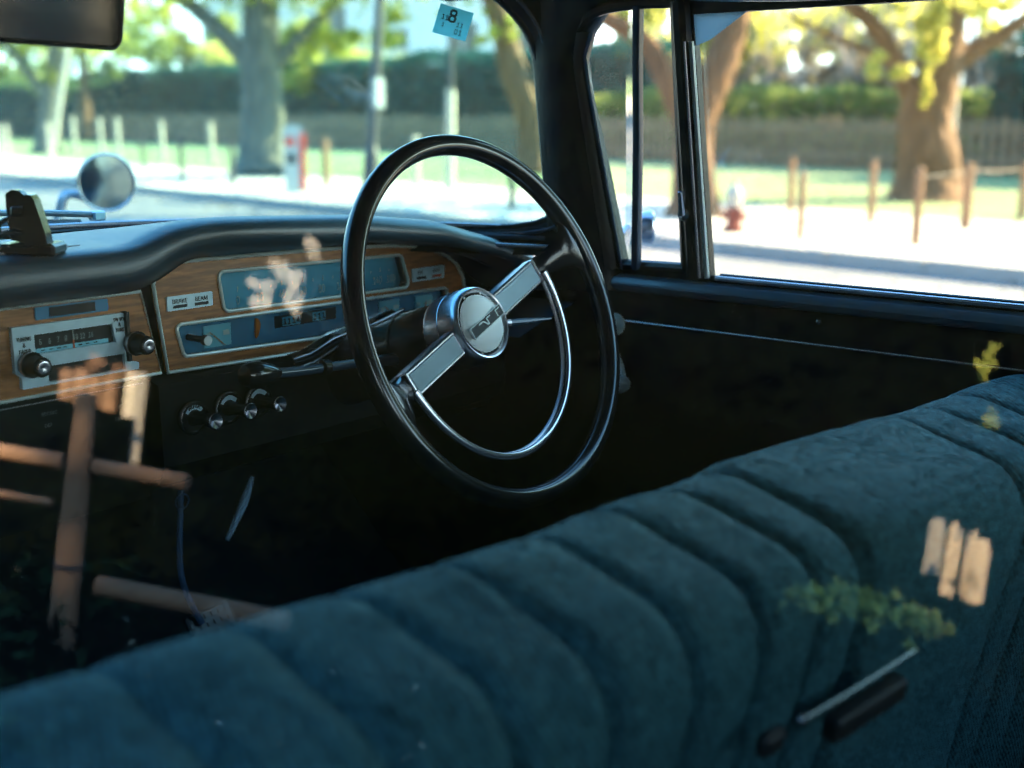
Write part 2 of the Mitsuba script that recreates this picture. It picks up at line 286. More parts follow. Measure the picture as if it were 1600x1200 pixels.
tree('street_tree', 'brown tree with a bent trunk beside the windscreen pillar', TG,
     ([(18.2, 15.0, 0.0), (18.24, 15.06, 0.2), (18.39, 15.26, 1.22), (18.31, 15.61, 1.96), (18.32, 15.86, 2.7), (18.28, 16.15, 3.43), (18.2, 16.6, 5)], 0.36, 0.16, 16, 12, 0.08),
     [([(18.35, 15.3, 1.3), (18.8, 15.1, 2.2), (19.4, 14.8, 3.4)], 0.14, 0.06)],
     [((18.3, 16.3, 4.6), (2.2, 2.2, 1.3), 2000), ((18.0, 15.8, 2.9), (0.5, 0.5, 0.4), 90)], seed=7, size=0.10)
tree('street_tree', 'big forked tree with a grey-green trunk left of the red and grey ticket post', TG,
     ([(14.45, 18.7, 0.0), (14.49, 18.75, 0.2), (14.64, 18.87, 0.98), (14.83, 19.06, 2.18), (15.03, 19.23, 3.4), (15.2, 19.4, 5.2)], 0.46, 0.26, 16, 14, 0.10),
     [([(14.75, 19.0, 1.75), (14.71, 19.17, 2.06), (14.41, 19.8, 2.84), (14.11, 20.35, 3.38), (13.6, 21.2, 4.4)], 0.22, 0.10),
      ([(14.8, 19.0, 1.9), (15.0, 18.85, 2.18), (15.49, 18.46, 2.78), (15.95, 18.12, 3.38), (16.8, 17.6, 4.3)], 0.17, 0.07)],
     [((15.0, 19.2, 4.9), (3.0, 3.0, 1.7), 3400), ((15.8, 18.2, 2.75), (0.9, 0.8, 0.6), 220), ((16.6, 17.6, 3.1), (0.9, 0.9, 0.6), 200), ((14.6, 20.1, 3.4), (0.9, 0.9, 0.3), 110)], bark_='m_grey_bark', seed=9, size=0.10)
tree('street_tree', 'slim dark tree farthest left beyond the round mirror', TG,
     ([(18.9, 34.1, 0.0), (18.93, 34.11, 0.2), (19.27, 34.27, 1.8), (19.7, 34.33, 3.47), (20, 34.4, 5.2)], 0.36, 0.2, 12, 10, 0.08), [([(19.2, 34.3, 1.7), (18.6, 35.0, 3.0), (18.0, 35.6, 4.4)], 0.16, 0.07)],
     [((19.7, 34.4, 4.6), (3.2, 3.2, 1.6), 2200), ((19.0, 34.6, 2.4), (0.8, 0.8, 0.5), 120)], bark_='m_grey_bark', seed=11, size=0.13)
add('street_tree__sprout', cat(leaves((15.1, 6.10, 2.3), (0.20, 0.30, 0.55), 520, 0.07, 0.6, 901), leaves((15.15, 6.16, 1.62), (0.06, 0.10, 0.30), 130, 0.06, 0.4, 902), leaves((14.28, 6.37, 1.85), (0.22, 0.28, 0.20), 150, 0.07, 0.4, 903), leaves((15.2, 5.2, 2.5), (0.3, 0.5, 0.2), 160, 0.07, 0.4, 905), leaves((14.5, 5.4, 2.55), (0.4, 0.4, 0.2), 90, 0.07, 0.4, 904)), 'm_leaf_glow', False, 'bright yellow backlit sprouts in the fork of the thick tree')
# the tree out of view that shades the parked car
tree('street_tree', 'broad tree across the road whose crown shades the parked car', TG,
     ([(9.9, -4.2, 0), (9.95, -4.2, 0.4), (9.9, -4.1, 2.0), (9.7, -4.0, 4.0), (9.5, -4, 6)], 0.4, 0.2, 14, 12, 0.1),
     [([(9.8, -4.05, 2.8), (8.4, -3.6, 4.2), (7.0, -3.4, 5.4)], 0.18, 0.08)],
     [((9.3, -4.2, 5.6), (3.0, 3.2, 2.6), 9000), ((7.2, -3.2, 4.2), (2.2, 2.4, 1.7), 6000)], seed=13, size=0.19)

def hedge_leaves(s0, s1, w0, w1, z0, z1, n, size, seed):
    g = np.random.default_rng(seed); s = g.uniform(s0, s1, n); top = z1 + 0.45 * (meshkit.fbm(np.stack([s * 0.6, s * 0, s * 0], 1), 3, seed) - 0.5)
    face = g.random(n) < 0.62
    w = np.where(face, w0 + np.abs(g.normal(size=n)) * 0.2, g.uniform(w0, w1, n)); z = np.where(face, z0 + (top - z0) * g.random(n), top - np.abs(g.normal(size=n)) * 0.15)
    w = w + 0.35 * (meshkit.fbm(np.stack([s * 0.9, z * 1.2, s * 0], 1), 3, seed + 5) - 0.5)
    p = K0 + s[:, None] * SD + w[:, None] * SN; p[:, 2] = z
    return quads(p, size, g)
HW = 14.4                                               # the fence line; it draws away from the street to the north
def fence_w(s): return 12.9 + 0.085 * s
def hedge(label, s0, s1, dw, h, n, size, seed, leaf='m_hedge'):
    t = thing('hedge', label, 'hedge')
    w0 = fence_w((s0 + s1) / 2) + dw
    add(t + '__foliage', hedge_leaves(s0, s1, w0, w0 + 1.8, 0.2, h, n, size, seed), leaf, False)
    core = slab(s0, s1, w0 + 0.35, w0 + 1.6, h - 0.35, 0.0); add(t + '__core', core, 'm_hedge_core', False)
hedge('tall dark teal-green clipped hedge behind the fence, seen through the windscreen', 19, 84, 0.8, 3.3, 20000, 0.14, 21)
hedge('green hedge behind the fence at the right edge of the driver window', -9, 6.8, 0.8, 2.7, 7500, 0.11, 22)
hedge('low loose olive hedge behind the fence between two taller hedges', 6.8, 19, 0.9, 1.75, 5500, 0.10, 23, 'm_leaf_green')
t = thing('thicket', 'grey-brown twiggy thicket rising behind the low hedge in the driver window', 'thicket')
add(t + '__twigs', cat(*[leaves(G(s_, fence_w(s_) + 3.4, z_), (1.3, 1.3, 1.1), 1000, 0.11, 0.5, 600 + i) for i, (s_, z_) in enumerate([(7.5, 1.5), (8.6, 2.0), (9.6, 1.6), (10.6, 2.3), (11.7, 1.8), (12.8, 2.2), (14, 1.7), (15.5, 1.8), (17, 1.6)])]), 'm_thicket', False)
# thin pale stems of a bare thicket behind the low hedge
for i, (s, w, h, r, ln) in enumerate([(8.2, 16.2, 3.1, 0.10, 0.1), (9.0, 16.8, 3.4, 0.08, -0.2), (9.8, 16.3, 3.2, 0.11, 0.25), (10.6, 17.0, 3.9, 0.08, -0.1), (11.4, 16.4, 3.2, 0.12, 0.15), (12.2, 17.2, 4.0, 0.09, 0.2), (13.2, 16.6, 3.6, 0.10, -0.3), (14.3, 17.0, 3.4, 0.09, 0.1)]):
    t = thing('bare_tree', f'thin pale leafless tree in the thicket, {ORD[7 - i]} of eight from the left', 'tree', 'pale leafless trees in the thicket')
    b = G(s, w, 0.0); q = lambda a, c, z: b + a * SD + c * SN + V(0, 0, z)
    add(t + '__trunk', limb([q(0, 0, -0.1), q(ln * 0.3, 0, h * 0.4), q(ln, 0, h)], r, r * 0.45, 8, 8, 0.1, i), 'm_pale_bark')
    for k in range(5):
        z = h * (0.3 + 0.13 * k); d = (0.5 if k % 2 else -0.5) * (1 + 0.2 * k)
        add(t + '__limb', limb([q(ln * z / h, 0, z), q(ln * z / h + d * 0.5, 0.1, z + 0.5), q(ln * z / h + d * 0.8, 0.2, z + 1.3)], r * 0.5, r * 0.15, 6, 6, 0.1, i + k), 'm_pale_bark')
# trees and a house beyond the hedge
def far_tree(x, y, h, R, n, leaf, label, seed):
    tree('garden_tree', label, 'garden trees beyond the hedge', ([(x, y, -0.1), (x + 0.1, y, h * 0.3), (x, y + 0.1, h * 0.75)], 0.28, 0.1, 8, 8, 0.1), [],
         [((x, y, h * 0.72), (R, R, h * 0.34), n), ((x + R * 0.5, y - R * 0.4, h * 0.5), (R * 0.6, R * 0.6, h * 0.2), n // 3)], leaf, seed=seed, size=0.22)
GP = [(30, 50), (37, 52), (33, 38), (27, 55), (36, 24), (29, 17.0)]
GORD = np.argsort(np.argsort([math.atan2(x + 0.72, y) for x, y in GP]))
for i, (x, y, h, R) in enumerate([(30, 50, 8.5, 3.0), (37, 52, 7.0, 2.6), (33, 38, 4.8, 1.6), (27, 55, 9, 3.2), (36, 24, 5.2, 1.6), (29, 17.0, 3.8, 1.2)]):
    FT = f"{'yellow-green' if i % 3 else 'green'} tree in the garden beyond the hedge, {ORD[GORD[i]]} of six from the left"
    far_tree(x, y, h, R, 1300, 'm_leaf' if i % 3 else 'm_leaf_green', FT, 40 + i)
GL = [(31.5, 13.6, 3.0, 1.7, 'in the fork of the thick tree, driver window'), (34.3, 13.6, 4.3, 2.0, 'above the fork of the thick tree, driver window'), (42.6, 45.6, 3.6, 3.2, 'above the hedge behind the steering wheel'), (33.0, 57.5, 3.4, 3.4, 'above the hedge beside the big forked tree'), (38, 48.5, 3.6, 3.0, 'above the hedge behind the lamp post'), (34.5, 20.5, 3.6, 2.6, 'over the thicket in the driver window'), (33.5, 16.8, 3.4, 2.2, 'over the low hedge between the two trees of the driver window')]
for i, (x, y, z, R, w) in enumerate(GL):
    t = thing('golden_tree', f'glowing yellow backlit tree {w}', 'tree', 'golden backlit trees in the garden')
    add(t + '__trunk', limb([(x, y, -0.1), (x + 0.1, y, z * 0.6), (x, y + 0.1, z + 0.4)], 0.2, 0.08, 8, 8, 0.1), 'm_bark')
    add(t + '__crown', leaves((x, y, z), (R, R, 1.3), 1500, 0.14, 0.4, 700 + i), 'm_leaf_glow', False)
def house(key, label, cx, cy, ang, W, D_, H, wins, roof_h=1.6):
    t = thing(key, label, 'house'); a = math.radians(ang); ex, ey = V(math.cos(a), math.sin(a), 0), V(-math.sin(a), math.cos(a), 0); o = V(cx, cy, 0)
    def b(x0, x1, y0, y1, z0, z1): return place(box((x0, y0, z0), (x1, y1, z1), 0.0), o, ex, ey)
    add(t + '__wall', b(-W / 2, W / 2, 0, D_, -0.1, H), 'm_wall_pale', False)
    poly = Polygon([(-0.5, H - 0.02), (D_ + 0.5, H - 0.02), (D_ / 2, H + roof_h)])
    add(t + '__roof', place(extr(poly, W + 0.8), o - ex * (W / 2 + 0.4), ey, (0, 0, 1)), 'm_roof_tile', False)
    for (x0, x1, z0, z1) in wins:
        w = add(t + '__window', b(x0, x1, -0.02, 0.1, z0, z1), 'm_win_dark', False)
        fr = cat(b(x0 - 0.1, x1 + 0.1, -0.06, 0.02, z1, z1 + 0.1), b(x0 - 0.1, x1 + 0.1, -0.1, 0.02, z0 - 0.1, z0), b(x0 - 0.1, x0, -0.05, 0.02, z0, z1), b(x1, x1 + 0.1, -0.05, 0.02, z0, z1), b((x0 + x1) / 2 - 0.03, (x0 + x1) / 2 + 0.03, -0.045, 0.02, z0, z1))
        add(w + '__frame', fr, 'm_wall_pale', False)
house('pale_house', 'pale two-storey house with narrow dark windows above the hedge', 46, 46, -42, 20, 8, 7.6,
      [(-3.9, -2.8, 4.3, 6.7), (-0.6, 0.4, 4.6, 5.6), (2.5, 4.0, 4.3, 6.0), (-8, -6.8, 4.3, 6.2), (6.2, 7.6, 4.3, 6.2), (-3.9, -2.6, 1, 2.6), (2.5, 4.0, 1, 2.6)])

# ------------------------------------------------------------------ street furniture
t = thing('picket_fence', 'long brown picket fence along the far side of the lawn', 'fence')
S0, S1, STEP = -8.0, 60.0, 0.30
pk = []
def picket(s, z1):
    w = fence_w(s); b = G(s, w, 0)
    return place(extr([(-0.05, 0.05), (0.05, 0.05), (0.05, z1 - 0.05), (0, z1), (-0.05, z1 - 0.05)], 0.022), b, -SD, (0, 0, 1))
ss = np.r_[np.arange(-3, 80, 0.225)[:290]]
for s in ss: add(t + '__picket', picket(s, 1.10 + 0.004 * max(s, 0) + 0.10 * rng.random()), 'm_picket', False)
add(t + '__far_pickets', cat(*[picket(s, 1.22 + 0.08 * rng.random()) for s in np.arange(ss[-1] + 0.225, 85, 0.225)]), 'm_picket', False)
labels[t + '__far_pickets'] = {'kind': 'stuff', 'label': 'the more distant pickets of the fence'}
for z in (0.4, 0.95): add(t + '__rail', tube([G(s, fence_w(s) + 0.03, z) for s in np.arange(-8.2, 86, 3)], 0.035, 6), 'm_picket')
for s in np.arange(-8, 84, 2.6): add(t + '__post', place(box((-0.05, -0.05, 0), (0.05, 0.05, 1.2)), G(s, fence_w(s) + 0.09, 0), SD, SN), 'm_picket', False)
t = thing('notice_board', 'small pale square notice fixed to the fence, seen above the steering wheel', 'sign')
add(t + '__board', place(box((-0.31, -0.03, 0.74), (0.31, 0, 1.30), 0.006), G(23.6, fence_w(23.6) - 0.06, 0), SD, SN), 'm_sign', False)
t2 = thing('notice_board', 'pale square notice on the fence between the two trees in the driver window', 'sign')
add(t2 + '__board', place(box((-0.28, -0.03, 0.98), (0.28, 0, 1.5), 0.006), G(12.0, fence_w(12.0) - 0.06, 0), SD, SN), 'm_sign', False)

g = np.random.default_rng(91); N_ = 2600; s_ = g.uniform(-6, 45, N_); w_ = g.uniform(-1.0, 12, N_); q_ = K0 + s_[:, None] * SD + w_[:, None] * SN; q_[:, 2] = np.where(w_ > 4, 0.125, np.where(w_ > 0.16, 0.12, 0.012))
scene['fallen_leaves'] = mikit.ply(quads(q_, 0.035, g), 'm_thicket'); labels['fallen_leaves'] = {'label': 'dry fallen leaves scattered over pavement and lawn', 'category': 'fallen leaves', 'kind': 'stuff'}
def post(x, y, h, r, m, label, group, lean=(0, 0), chain=None):
    t = thing('wooden_post', label, 'post', group)
    b = V(x, y, 0.1); top = b + V(lean[0], lean[1], h)
    add(t + '__shaft', tube([b, b + (top - b) * 0.5, top - V(0, 0, 0.03)], [r, r, r * 0.97], 12), m)
    add(t + '__cap', lathe([(r * 0.97, 0), (r * 0.9, 0.018), (r * 0.5, 0.032), (0.0001, 0.036)], top - V(0, 0, 0.031), (top - b), 12), m)
    return top
PB, PP = 'brown wooden post with a round cap beside the road, driver window side', 'brown posts in the driver window'
tops = {}
for k, (x, y, h, r) in dict(a=(11.70, 5.31, 0.65, 0.038), b=(9.72, 4.045, 0.67, 0.040), c=(11.57, 4.267, 0.65, 0.050), d=(12.38, 6.587, 0.63, 0.037), e=(9.5, 5.03, 0.62, 0.032), f=(13.1, 4.2, 0.62, 0.042)).items():
    lab = dict(a='short brown post just left of the thick forked tree', b='brown post nearest the kerb in front of the thick forked tree', c='stout brown post right of the thick forked tree', d='brown post farther back, right of the hydrant, partner of a nearer thin post', e='thin brown post right of the hydrant close to the kerb', f='brown post at the right edge of the driver window')[k]
    tops[k] = post(x, y, h, r, 'm_bollard', lab, PP)
t = thing('post_chain', 'thin wire strung between the posts in front of the thick tree', 'wire')
add(t + '__wire', tube(spline([tops['b'] - V(0, 0, .08), (tops['b'] + tops['c']) / 2 - V(0, 0, .085), tops['c'] - V(0, 0, .08), (tops['c'] + tops['f']) / 2 - V(0, 0, .085), tops['f'] - V(0, 0, .08)], 24), 0.003, 5), 'm_dark_steel')
for i, (x, y, h) in enumerate([(13.53, 26.8, 0.95), (13.3, 26.0, 0.92), (13.89, 25.3, 0.97), (19.45, 33.5, 1.08), (19.2, 31.7, 1.05), (18.6, 29.9, 1.05), (17.3, 26.0, 1.0), (16.6, 23.1, 0.97)]):
    post(x, y, h, 0.060 if i > 2 else 0.05, 'm_bollard_pale', f'sunlit pale post seen through the left of the windscreen, {ORD[i]} of eight from the left', 'pale posts left of the windscreen')
for i, (x, y, h, lab) in enumerate([(14.22, 22.25, 0.72, 'dark slim post right of the round fender mirror'), (11.7, 17.4, 0.8, 'dark slim post near the kerb left of the big forked tree'), (11.63, 15.96, 0.72, 'dark slim post standing right in front of the big forked tree'), (10.7, 9.42, 0.66, 'dark slim post near the kerb framed by the steering wheel')]):
    post(x, y, h, 0.04, 'm_dark_steel', lab, None)
post(12.58, 14.81, 0.75, 0.06, 'm_bollard', 'brown post just right of the red and grey ticket post', None)
post(13.49, 13.70, 0.80, 0.065, 'm_bollard_pale', 'pale post seen through the top of the steering wheel', None)

t = thing('lamp_post', 'tall dark steel lamp post behind the steering wheel', 'lamp post')
d = unit(V(0.56, 0.28, 2.75)); b = V(11.84, 13.05, 0.1)
add(t + '__base', lathe([(0.12, 0), (0.12, 0.5), (0.09, 0.62), (0.075, 0.7)], b, d, 20), 'm_dark_steel')
add(t + '__pole', tube([b + d * 0.65, b + d * 3.5, b + d * 6.2], [0.075, 0.068, 0.05], 14), 'm_dark_steel')
add(t + '__clamp_box', place(box((-0.08, -0.16, 0), (0.08, -0.07, 0.42), 0.01), b + d * 1.25, SN, SD), 'm_kiosk_grey', False)
add(t + '__lamp', lathe([(0.05, 0), (0.2, 0.15), (0.22, 0.4), (0.02, 0.55)], b + d * 6.2, d, 20), 'm_kiosk_grey')
t = thing('sign_pole', 'slim pole with a pale lower sleeve seen through the steering wheel top', 'pole')
b = V(13.18, 12.69, 0.1); d = unit(V(0.30, 0.2, 2.8))
add(t + '__sleeve', tube([b, b + d * 1.5], 0.075, 14), 'm_bollard_pale'); add(t + '__pole', tube([b + d * 1.5, b + d * 5], 0.045, 12), 'm_dark_steel')
t = thing('sign_pole', 'pale leaning pole beside the slim dark tree at far left', 'pole')
add(t + '__pole', tube([V(16.0, 28.9, 0.1), V(16.78, 29.07, 2.8), V(17.2, 29.2, 4.2)], 0.055, 12), 'm_bollard_pale')
t = thing('sign_pole', 'pale pole standing right behind the thick forked tree', 'pole')
add(t + '__pole', tube([V(17.22, 6.53, 0.1), V(17.65, 6.68, 2.09), V(17.9, 6.78, 3.2)], 0.055, 12), 'm_bollard_pale')

t = thing('ticket_post', 'grey street ticket post with a red side and red disc by the big forked tree', 'ticket machine')
o = V(11.36, 14.13, 0.1); fx = unit(V(0.78, -0.62, 0)); fz = unit(V(0.62, 0.78, 0))         # fx to the viewer's right, fz away from the viewer
arch = Polygon([(-0.15, 0), (0.15, 0), (0.15, 0.88)] + [(0.15 * math.cos(a), 0.88 + 0.1 * math.sin(a)) for a in np.linspace(0, np.pi, 14)] + [(-0.15, 0.88)])
B = place(extr(arch.buffer(0), 0.28), o, fx, (0, 0, 1)); B.apply_translation(fz * 0.28)
add(t + '__body', B, 'm_kiosk_grey', 30)
add(t + '__red_side', place(box((0.07, 0.0, 0.02), (0.162, 0.27, 0.86), 0.008), o - fz * 0.012, fx, fz), 'm_kiosk_red', False)
add(t + '__red_disc', lathe([(0.0001, 0.014), (0.07, 0.012), (0.075, 0)], o + V(0, 0, 0.74) - fx * 0.06 - fz * 0.0, -fz, 24), 'm_kiosk_red')
add(t + '__slot', place(box((-0.12, -0.012, 0.42), (0.02, 0.02, 0.56), 0.004), o, fx, fz), 'm_dark_steel', False)

t = thing('fire_hydrant', 'small red fire hydrant with a pale domed top on the sunny pavement', 'fire hydrant')
b = V(9.79, 5.88, 0.12); up = (0, 0, 1)
add(t + '__base', lathe([(0.11, 0), (0.11, 0.035), (0.075, 0.045)], b, up, 24), 'm_hydrant_red')
add(t + '__barrel', lathe([(0.07, 0.03), (0.07, 0.19), (0.085, 0.2), (0.085, 0.225), (0.06, 0.23)], b, up, 24), 'm_hydrant_red')
add(t + '__top', lathe([(0.075, 0.225), (0.075, 0.33), (0.085, 0.335), (0.085, 0.355), (0.06, 0.40), (0.03, 0.43), (0.025, 0.46), (0.0001, 0.465)], b, up, 24), 'm_bollard_pale')
for sgn in (-1, 1): add(t + '__outlet', lathe([(0.038, 0), (0.038, 0.05), (0.045, 0.05), (0.045, 0.075), (0.0001, 0.077)], b + V(0, 0, 0.14) + SD * 0.06 * sgn, SD * sgn, 14), 'm_hydrant_red')

# ------------------------------------------------------------------ the near side of the street, seen only in the side window's reflection
t = thing('pipe_railing', 'rusty low pipe railing on the near verge, mirrored in the passenger window', 'railing')
def R(y, z): return V(-2.37 + 0.5 * (y - 2.7), y, z)
for z, r, y0, y1 in ((0.66, 0.020, 2.47, 2.70), (0.66, 0.020, 2.78, 3.6), (0.36, 0.026, 2.2, 2.66), (0.55, 0.010, 2.80, 3.3)):
    add(t + '__rail', tube([R(y0, z), R((y0 + y1) / 2, z), R(y1, z)], r, 12), 'm_rust')
for y in (2.74,): add(t + '__post', tube([R(y, 0.1), R(y, 0.5), R(y, 0.84)], [0.036, 0.033, 0.025], 14), 'm_rust')
add(t + '__band', tube([R(2.74, 0.39), R(2.74, 0.405)], 0.039, 14), 'm_dark_steel')
t = thing('box_shrub', 'dense dark little shrub at the foot of the pipe railing post', 'shrub')
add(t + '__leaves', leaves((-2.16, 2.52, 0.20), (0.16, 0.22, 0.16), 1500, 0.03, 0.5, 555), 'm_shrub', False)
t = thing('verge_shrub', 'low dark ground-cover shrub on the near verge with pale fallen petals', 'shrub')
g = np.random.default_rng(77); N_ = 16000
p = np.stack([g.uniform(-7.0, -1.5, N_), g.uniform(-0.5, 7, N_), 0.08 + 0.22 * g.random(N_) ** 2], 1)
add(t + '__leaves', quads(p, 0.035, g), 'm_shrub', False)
p = np.stack([g.uniform(-2.7, -1.5, 70), g.uniform(1.5, 3.3, 70), 0.16 + 0.14 * g.random(70)], 1)
add(t + '__petals', quads(p, 0.011, g), 'm_petal', False)
p = np.stack([g.uniform(-2.8, -1.5, 2600), g.uniform(1.3, 3.4, 2600), 0.2 + 0.14 * g.random(2600)], 1)
add(t + '__moss', quads(p[meshkit.fbm(p * 4, 3, 3) > 0.52], 0.02, g), 'm_moss', False)
for i, (x, y0, y1, z1) in enumerate([(-5.5, 1.415, 1.47, 0.53), (-5.53, 1.475, 1.50, 0.56), (-5.5, 1.505, 1.545, 0.52), (-5.52, 1.55, 1.585, 0.57), (-5.9, 1.62, 1.67, 0.50), (-5.95, 1.69, 1.72, 0.47), (-5.92, 1.735, 1.80, 0.52)]):
    t = thing('pale_board', f'pale weathered board standing on the near verge, {ORD[i]} from the right in the window reflection', 'board', 'pale boards mirrored over the seat back')
    add(t + '__plank', place(extr([(y0, 0.28 + 0.01 * (i % 3)), (y1, 0.27), (y1, z1 - 0.03), (y1 - 0.012, z1), (y0 + 0.01, z1 - 0.012 * (i % 3)), (y0, z1 - 0.05)], 0.02), (x, 0, 0), (0, 1, 0), (0, 0, 1)), 'm_wall_cream' if i < 4 else 'm_kerb', False)
t = thing('timber_plinth', 'low black timber plinth carrying the pale boards', 'plinth')
add(t + '__beam', box((-6.0, 1.3, 0.1), (-5.45, 1.95, 0.275), 0.01), 'm_shrub', False)
t = thing('young_sapling', 'thin sunlit young sapling on the near verge, mirrored on the driver door', 'sapling')
add(t + '__leaves', cat(leaves((-4.0, 1.06, 1.20), (0.05, 0.030, 0.08), 50, 0.014, 0.5, 801), leaves((-4.0, 1.05, 1.05), (0.05, 0.04, 0.04), 30, 0.018, 0.5, 802)), 'm_sunny_leaf', False)
add(t + '__stem', tube([(-4.0, 1.06, 0.1), (-4.0, 1.05, 1.2)], 0.006, 6), 'm_shrub')
g = np.random.default_rng(80)
t = thing('dark_sapling', 'small dark leafy sapling in front of the pale boards', 'sapling')
p = np.stack([g.normal(-5.0, 0.05, 260), g.uniform(1.30, 1.75, 260), g.uniform(0.30, 0.62, 260)], 1)
add(t + '__leaves', quads(p[meshkit.fbm(p * 9, 2, 6) > 0.62], 0.018, g), 'm_shrub', False)
add(t + '__stem', tube([(-5.0, 1.5, 0.1), (-5.0, 1.52, 0.5)], 0.008, 6), 'm_shrub')
t = thing('clipped_bush', 'small sunlit yellow-green bush on the near verge, mirrored below the boards', 'bush')
g = np.random.default_rng(78); p = np.stack([g.uniform(-3.7, -3.4, 800), g.uniform(0.94, 1.30, 800), 0.53 + 0.06 * g.random(800)], 1)
add(t + '__leaves', quads(p[meshkit.fbm(p * 14, 2, 4) > 0.52], 0.018, g), 'm_sunny_leaf', False)
add(t + '__stems', cat(*[tube([(-3.55, y, 0.1), (-3.55, y + 0.02, 0.55)], 0.010, 6) for y in (0.9, 1.05, 1.2, 1.32)]), 'm_shrub')
t = thing('garden_bench', 'small orange wooden bench with a slatted back and one white post on the near verge', 'bench')
for k, y in enumerate((5.56, 5.43, 5.30, 5.17)): add(t + '__slat', box((-4.03, y - 0.042, 0.45), (-4.0, y + 0.042, 0.60 + 0.02 * (k % 2)), 0.004), 'm_rust', False)
for k, (y, z) in enumerate(((5.36, 0.70), (5.14, 0.68))): add(t + '__finial', leaves((-4.03, y, z - 0.03), (0.02, 0.06, 0.05), 60, 0.03, 0.5, 500 + k), 'm_rust', False)
add(t + '__post', box((-4.06, 4.94, 0.12), (-3.99, 5.02, 0.66), 0.006), 'm_bollard_pale', False)
add(t + '__seat', box((-3.98, 4.9, 0.38), (-3.55, 5.6, 0.41)), 'm_shrub', False)
for y in (4.95, 5.55): add(t + '__leg', box((-4.0, y - 0.02, 0.1), (-3.95, y + 0.02, 0.45)), 'm_shrub', False)
t = thing('blossom_shrub', 'thin shrub with white blossom clusters on the near verge, mirrored in the dash', 'shrub')
for i, (y, z, ry, rz) in enumerate(((7.85, 1.10, 0.20, 0.14), (7.55, 1.27, 0.16, 0.16), (7.35, 1.12, 0.12, 0.16), (7.25, 1.45, 0.10, 0.10))): add(t + '__blossom', leaves((-7.0, y, z), (0.1, ry, rz), 150, 0.03, 0.5, 300 + i), 'm_wall_pale', False)
add(t + '__stem', tube([(-7, 7.5, 0), (-7, 7.55, 0.7), (-7, 7.5, 1.4)], 0.02, 6), 'm_shrub')
# a high dark evergreen screen closes the near side
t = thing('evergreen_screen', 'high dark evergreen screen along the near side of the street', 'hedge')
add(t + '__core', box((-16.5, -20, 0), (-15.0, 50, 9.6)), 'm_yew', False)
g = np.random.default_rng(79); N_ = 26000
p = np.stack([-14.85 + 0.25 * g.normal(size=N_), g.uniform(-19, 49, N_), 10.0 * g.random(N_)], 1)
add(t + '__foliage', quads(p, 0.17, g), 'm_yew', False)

# ------------------------------------------------------------------ the car
car = thing('vintage_car', 'dark 1960s sedan with teal bench seat, wood dash and right-hand steering wheel', 'car')
def P(name, mesh, m, smooth=35, label=None, **k): return add(f'{car}__{name}', mesh, m, smooth, label, **k)
def Q(parent, name, mesh, m, smooth=35, label=None, **k): return add(f'{parent}__{name}', mesh, m, smooth, label, **k)
def sx(z): return 0.70 - 0.25 * np.maximum(np.asarray(z, float) - 0.98, 0)           # inner face of the car's side at height z
def side_mesh(poly, t0, t1, s=1, n=0.03):
    """a (y, z) polygon bent to the tumblehome of the side, from offset t0 to t1 outwards"""
    m = extr(poly, 1.0)
    m = m.subdivide_to_size(0.12, max_iter=8) if False else m
    y, z, k = m.vertices.T.copy()
    m.vertices = np.stack([s * (sx(z) + t0 + (t1 - t0) * k), y, z], 1)
    if s > 0: m.invert() if m.volume < 0 else None
    elif m.volume < 0: m.invert()
    return m
vent_hole = Polygon(spline([(0.962, 1.002), (0.973, 1.12), (0.986, 1.226), (0.991, 1.275), (0.985, 1.303), (0.967, 1.322), (0.93, 1.332), (0.838, 1.333)], 40).tolist() + [(0.862, 1.004)])
drv_hole = Polygon([(0.824, 0.992), (0.815, 1.275), (0.814, 1.322), (0.30, 1.322), (0.27, 0.992)])
rear_hole = Polygon([(0.20, 0.992), (0.16, 1.322), (-0.42, 1.315), (-0.62, 1.20), (-0.66, 0.992)])
upper = Polygon([(1.02, 0.98), (1.045, 1.10), (1.055, 1.36), (-0.95, 1.36), (-1.15, 0.98)])
for s in (1, -1):
    U = upper
    for h_ in (vent_hole, drv_hole, rear_hole): U = U.difference(h_)
    # slice the polygon in height so that it bends
    P('window_surround', cat(*[side_mesh(g_, 0.0, 0.012, s) for z0, z1 in ((0.9, 1.1), (1.1, 1.2), (1.2, 1.4)) for q_ in [U.intersection(sbox(-2, z0, 3, z1))] for g_ in getattr(q_, 'geoms', [q_]) if g_.area > 1e-6]), 'm_black', False)
door = P('driver_door', cat(box((0.70, 0.20, 0.28), (0.735, 1.10, 0.962), 0.004)), 'm_vinyl', False, 'black vinyl inner panel of the driver door')
# sill: a rounded ledge under the driver window
prof = [(0.0, 0.017), (0.001, 0.022), (0.004, 0.027), (0.012, 0.030), (0.05, 0.034), (0.05, 0.004), (0.012, 0.006), (0.004, 0.011)]
ys = np.linspace(0.985, 0.15, 12)
Q(door, 'window_ledge', sweep([(0.683, y, 0.953) for y in ys], [(-u_, v_) for u_, v_ in prof], (0, 0, 1)), 'm_ledge', 30, 'dark blue painted ledge along the bottom of the driver window')
Q(door, 'ledge_trim', tube([(0.695, y, 0.990) for y in np.linspace(0.815, 0.15, 8)], 0.0035, 8), 'm_chrome_soft')
Q(door, 'ledge_trim', tube([(0.708, y, 0.992) for y in np.linspace(0.815, 0.15, 8)], 0.003, 8), 'm_rubber')
Q(door, 'chrome_strip', tube([(0.698, y, 0.917) for y in np.linspace(1.0, 0.15, 8)], 0.0016, 8), 'm_chrome_soft', 30, 'thin chrome strip across the black door panel')
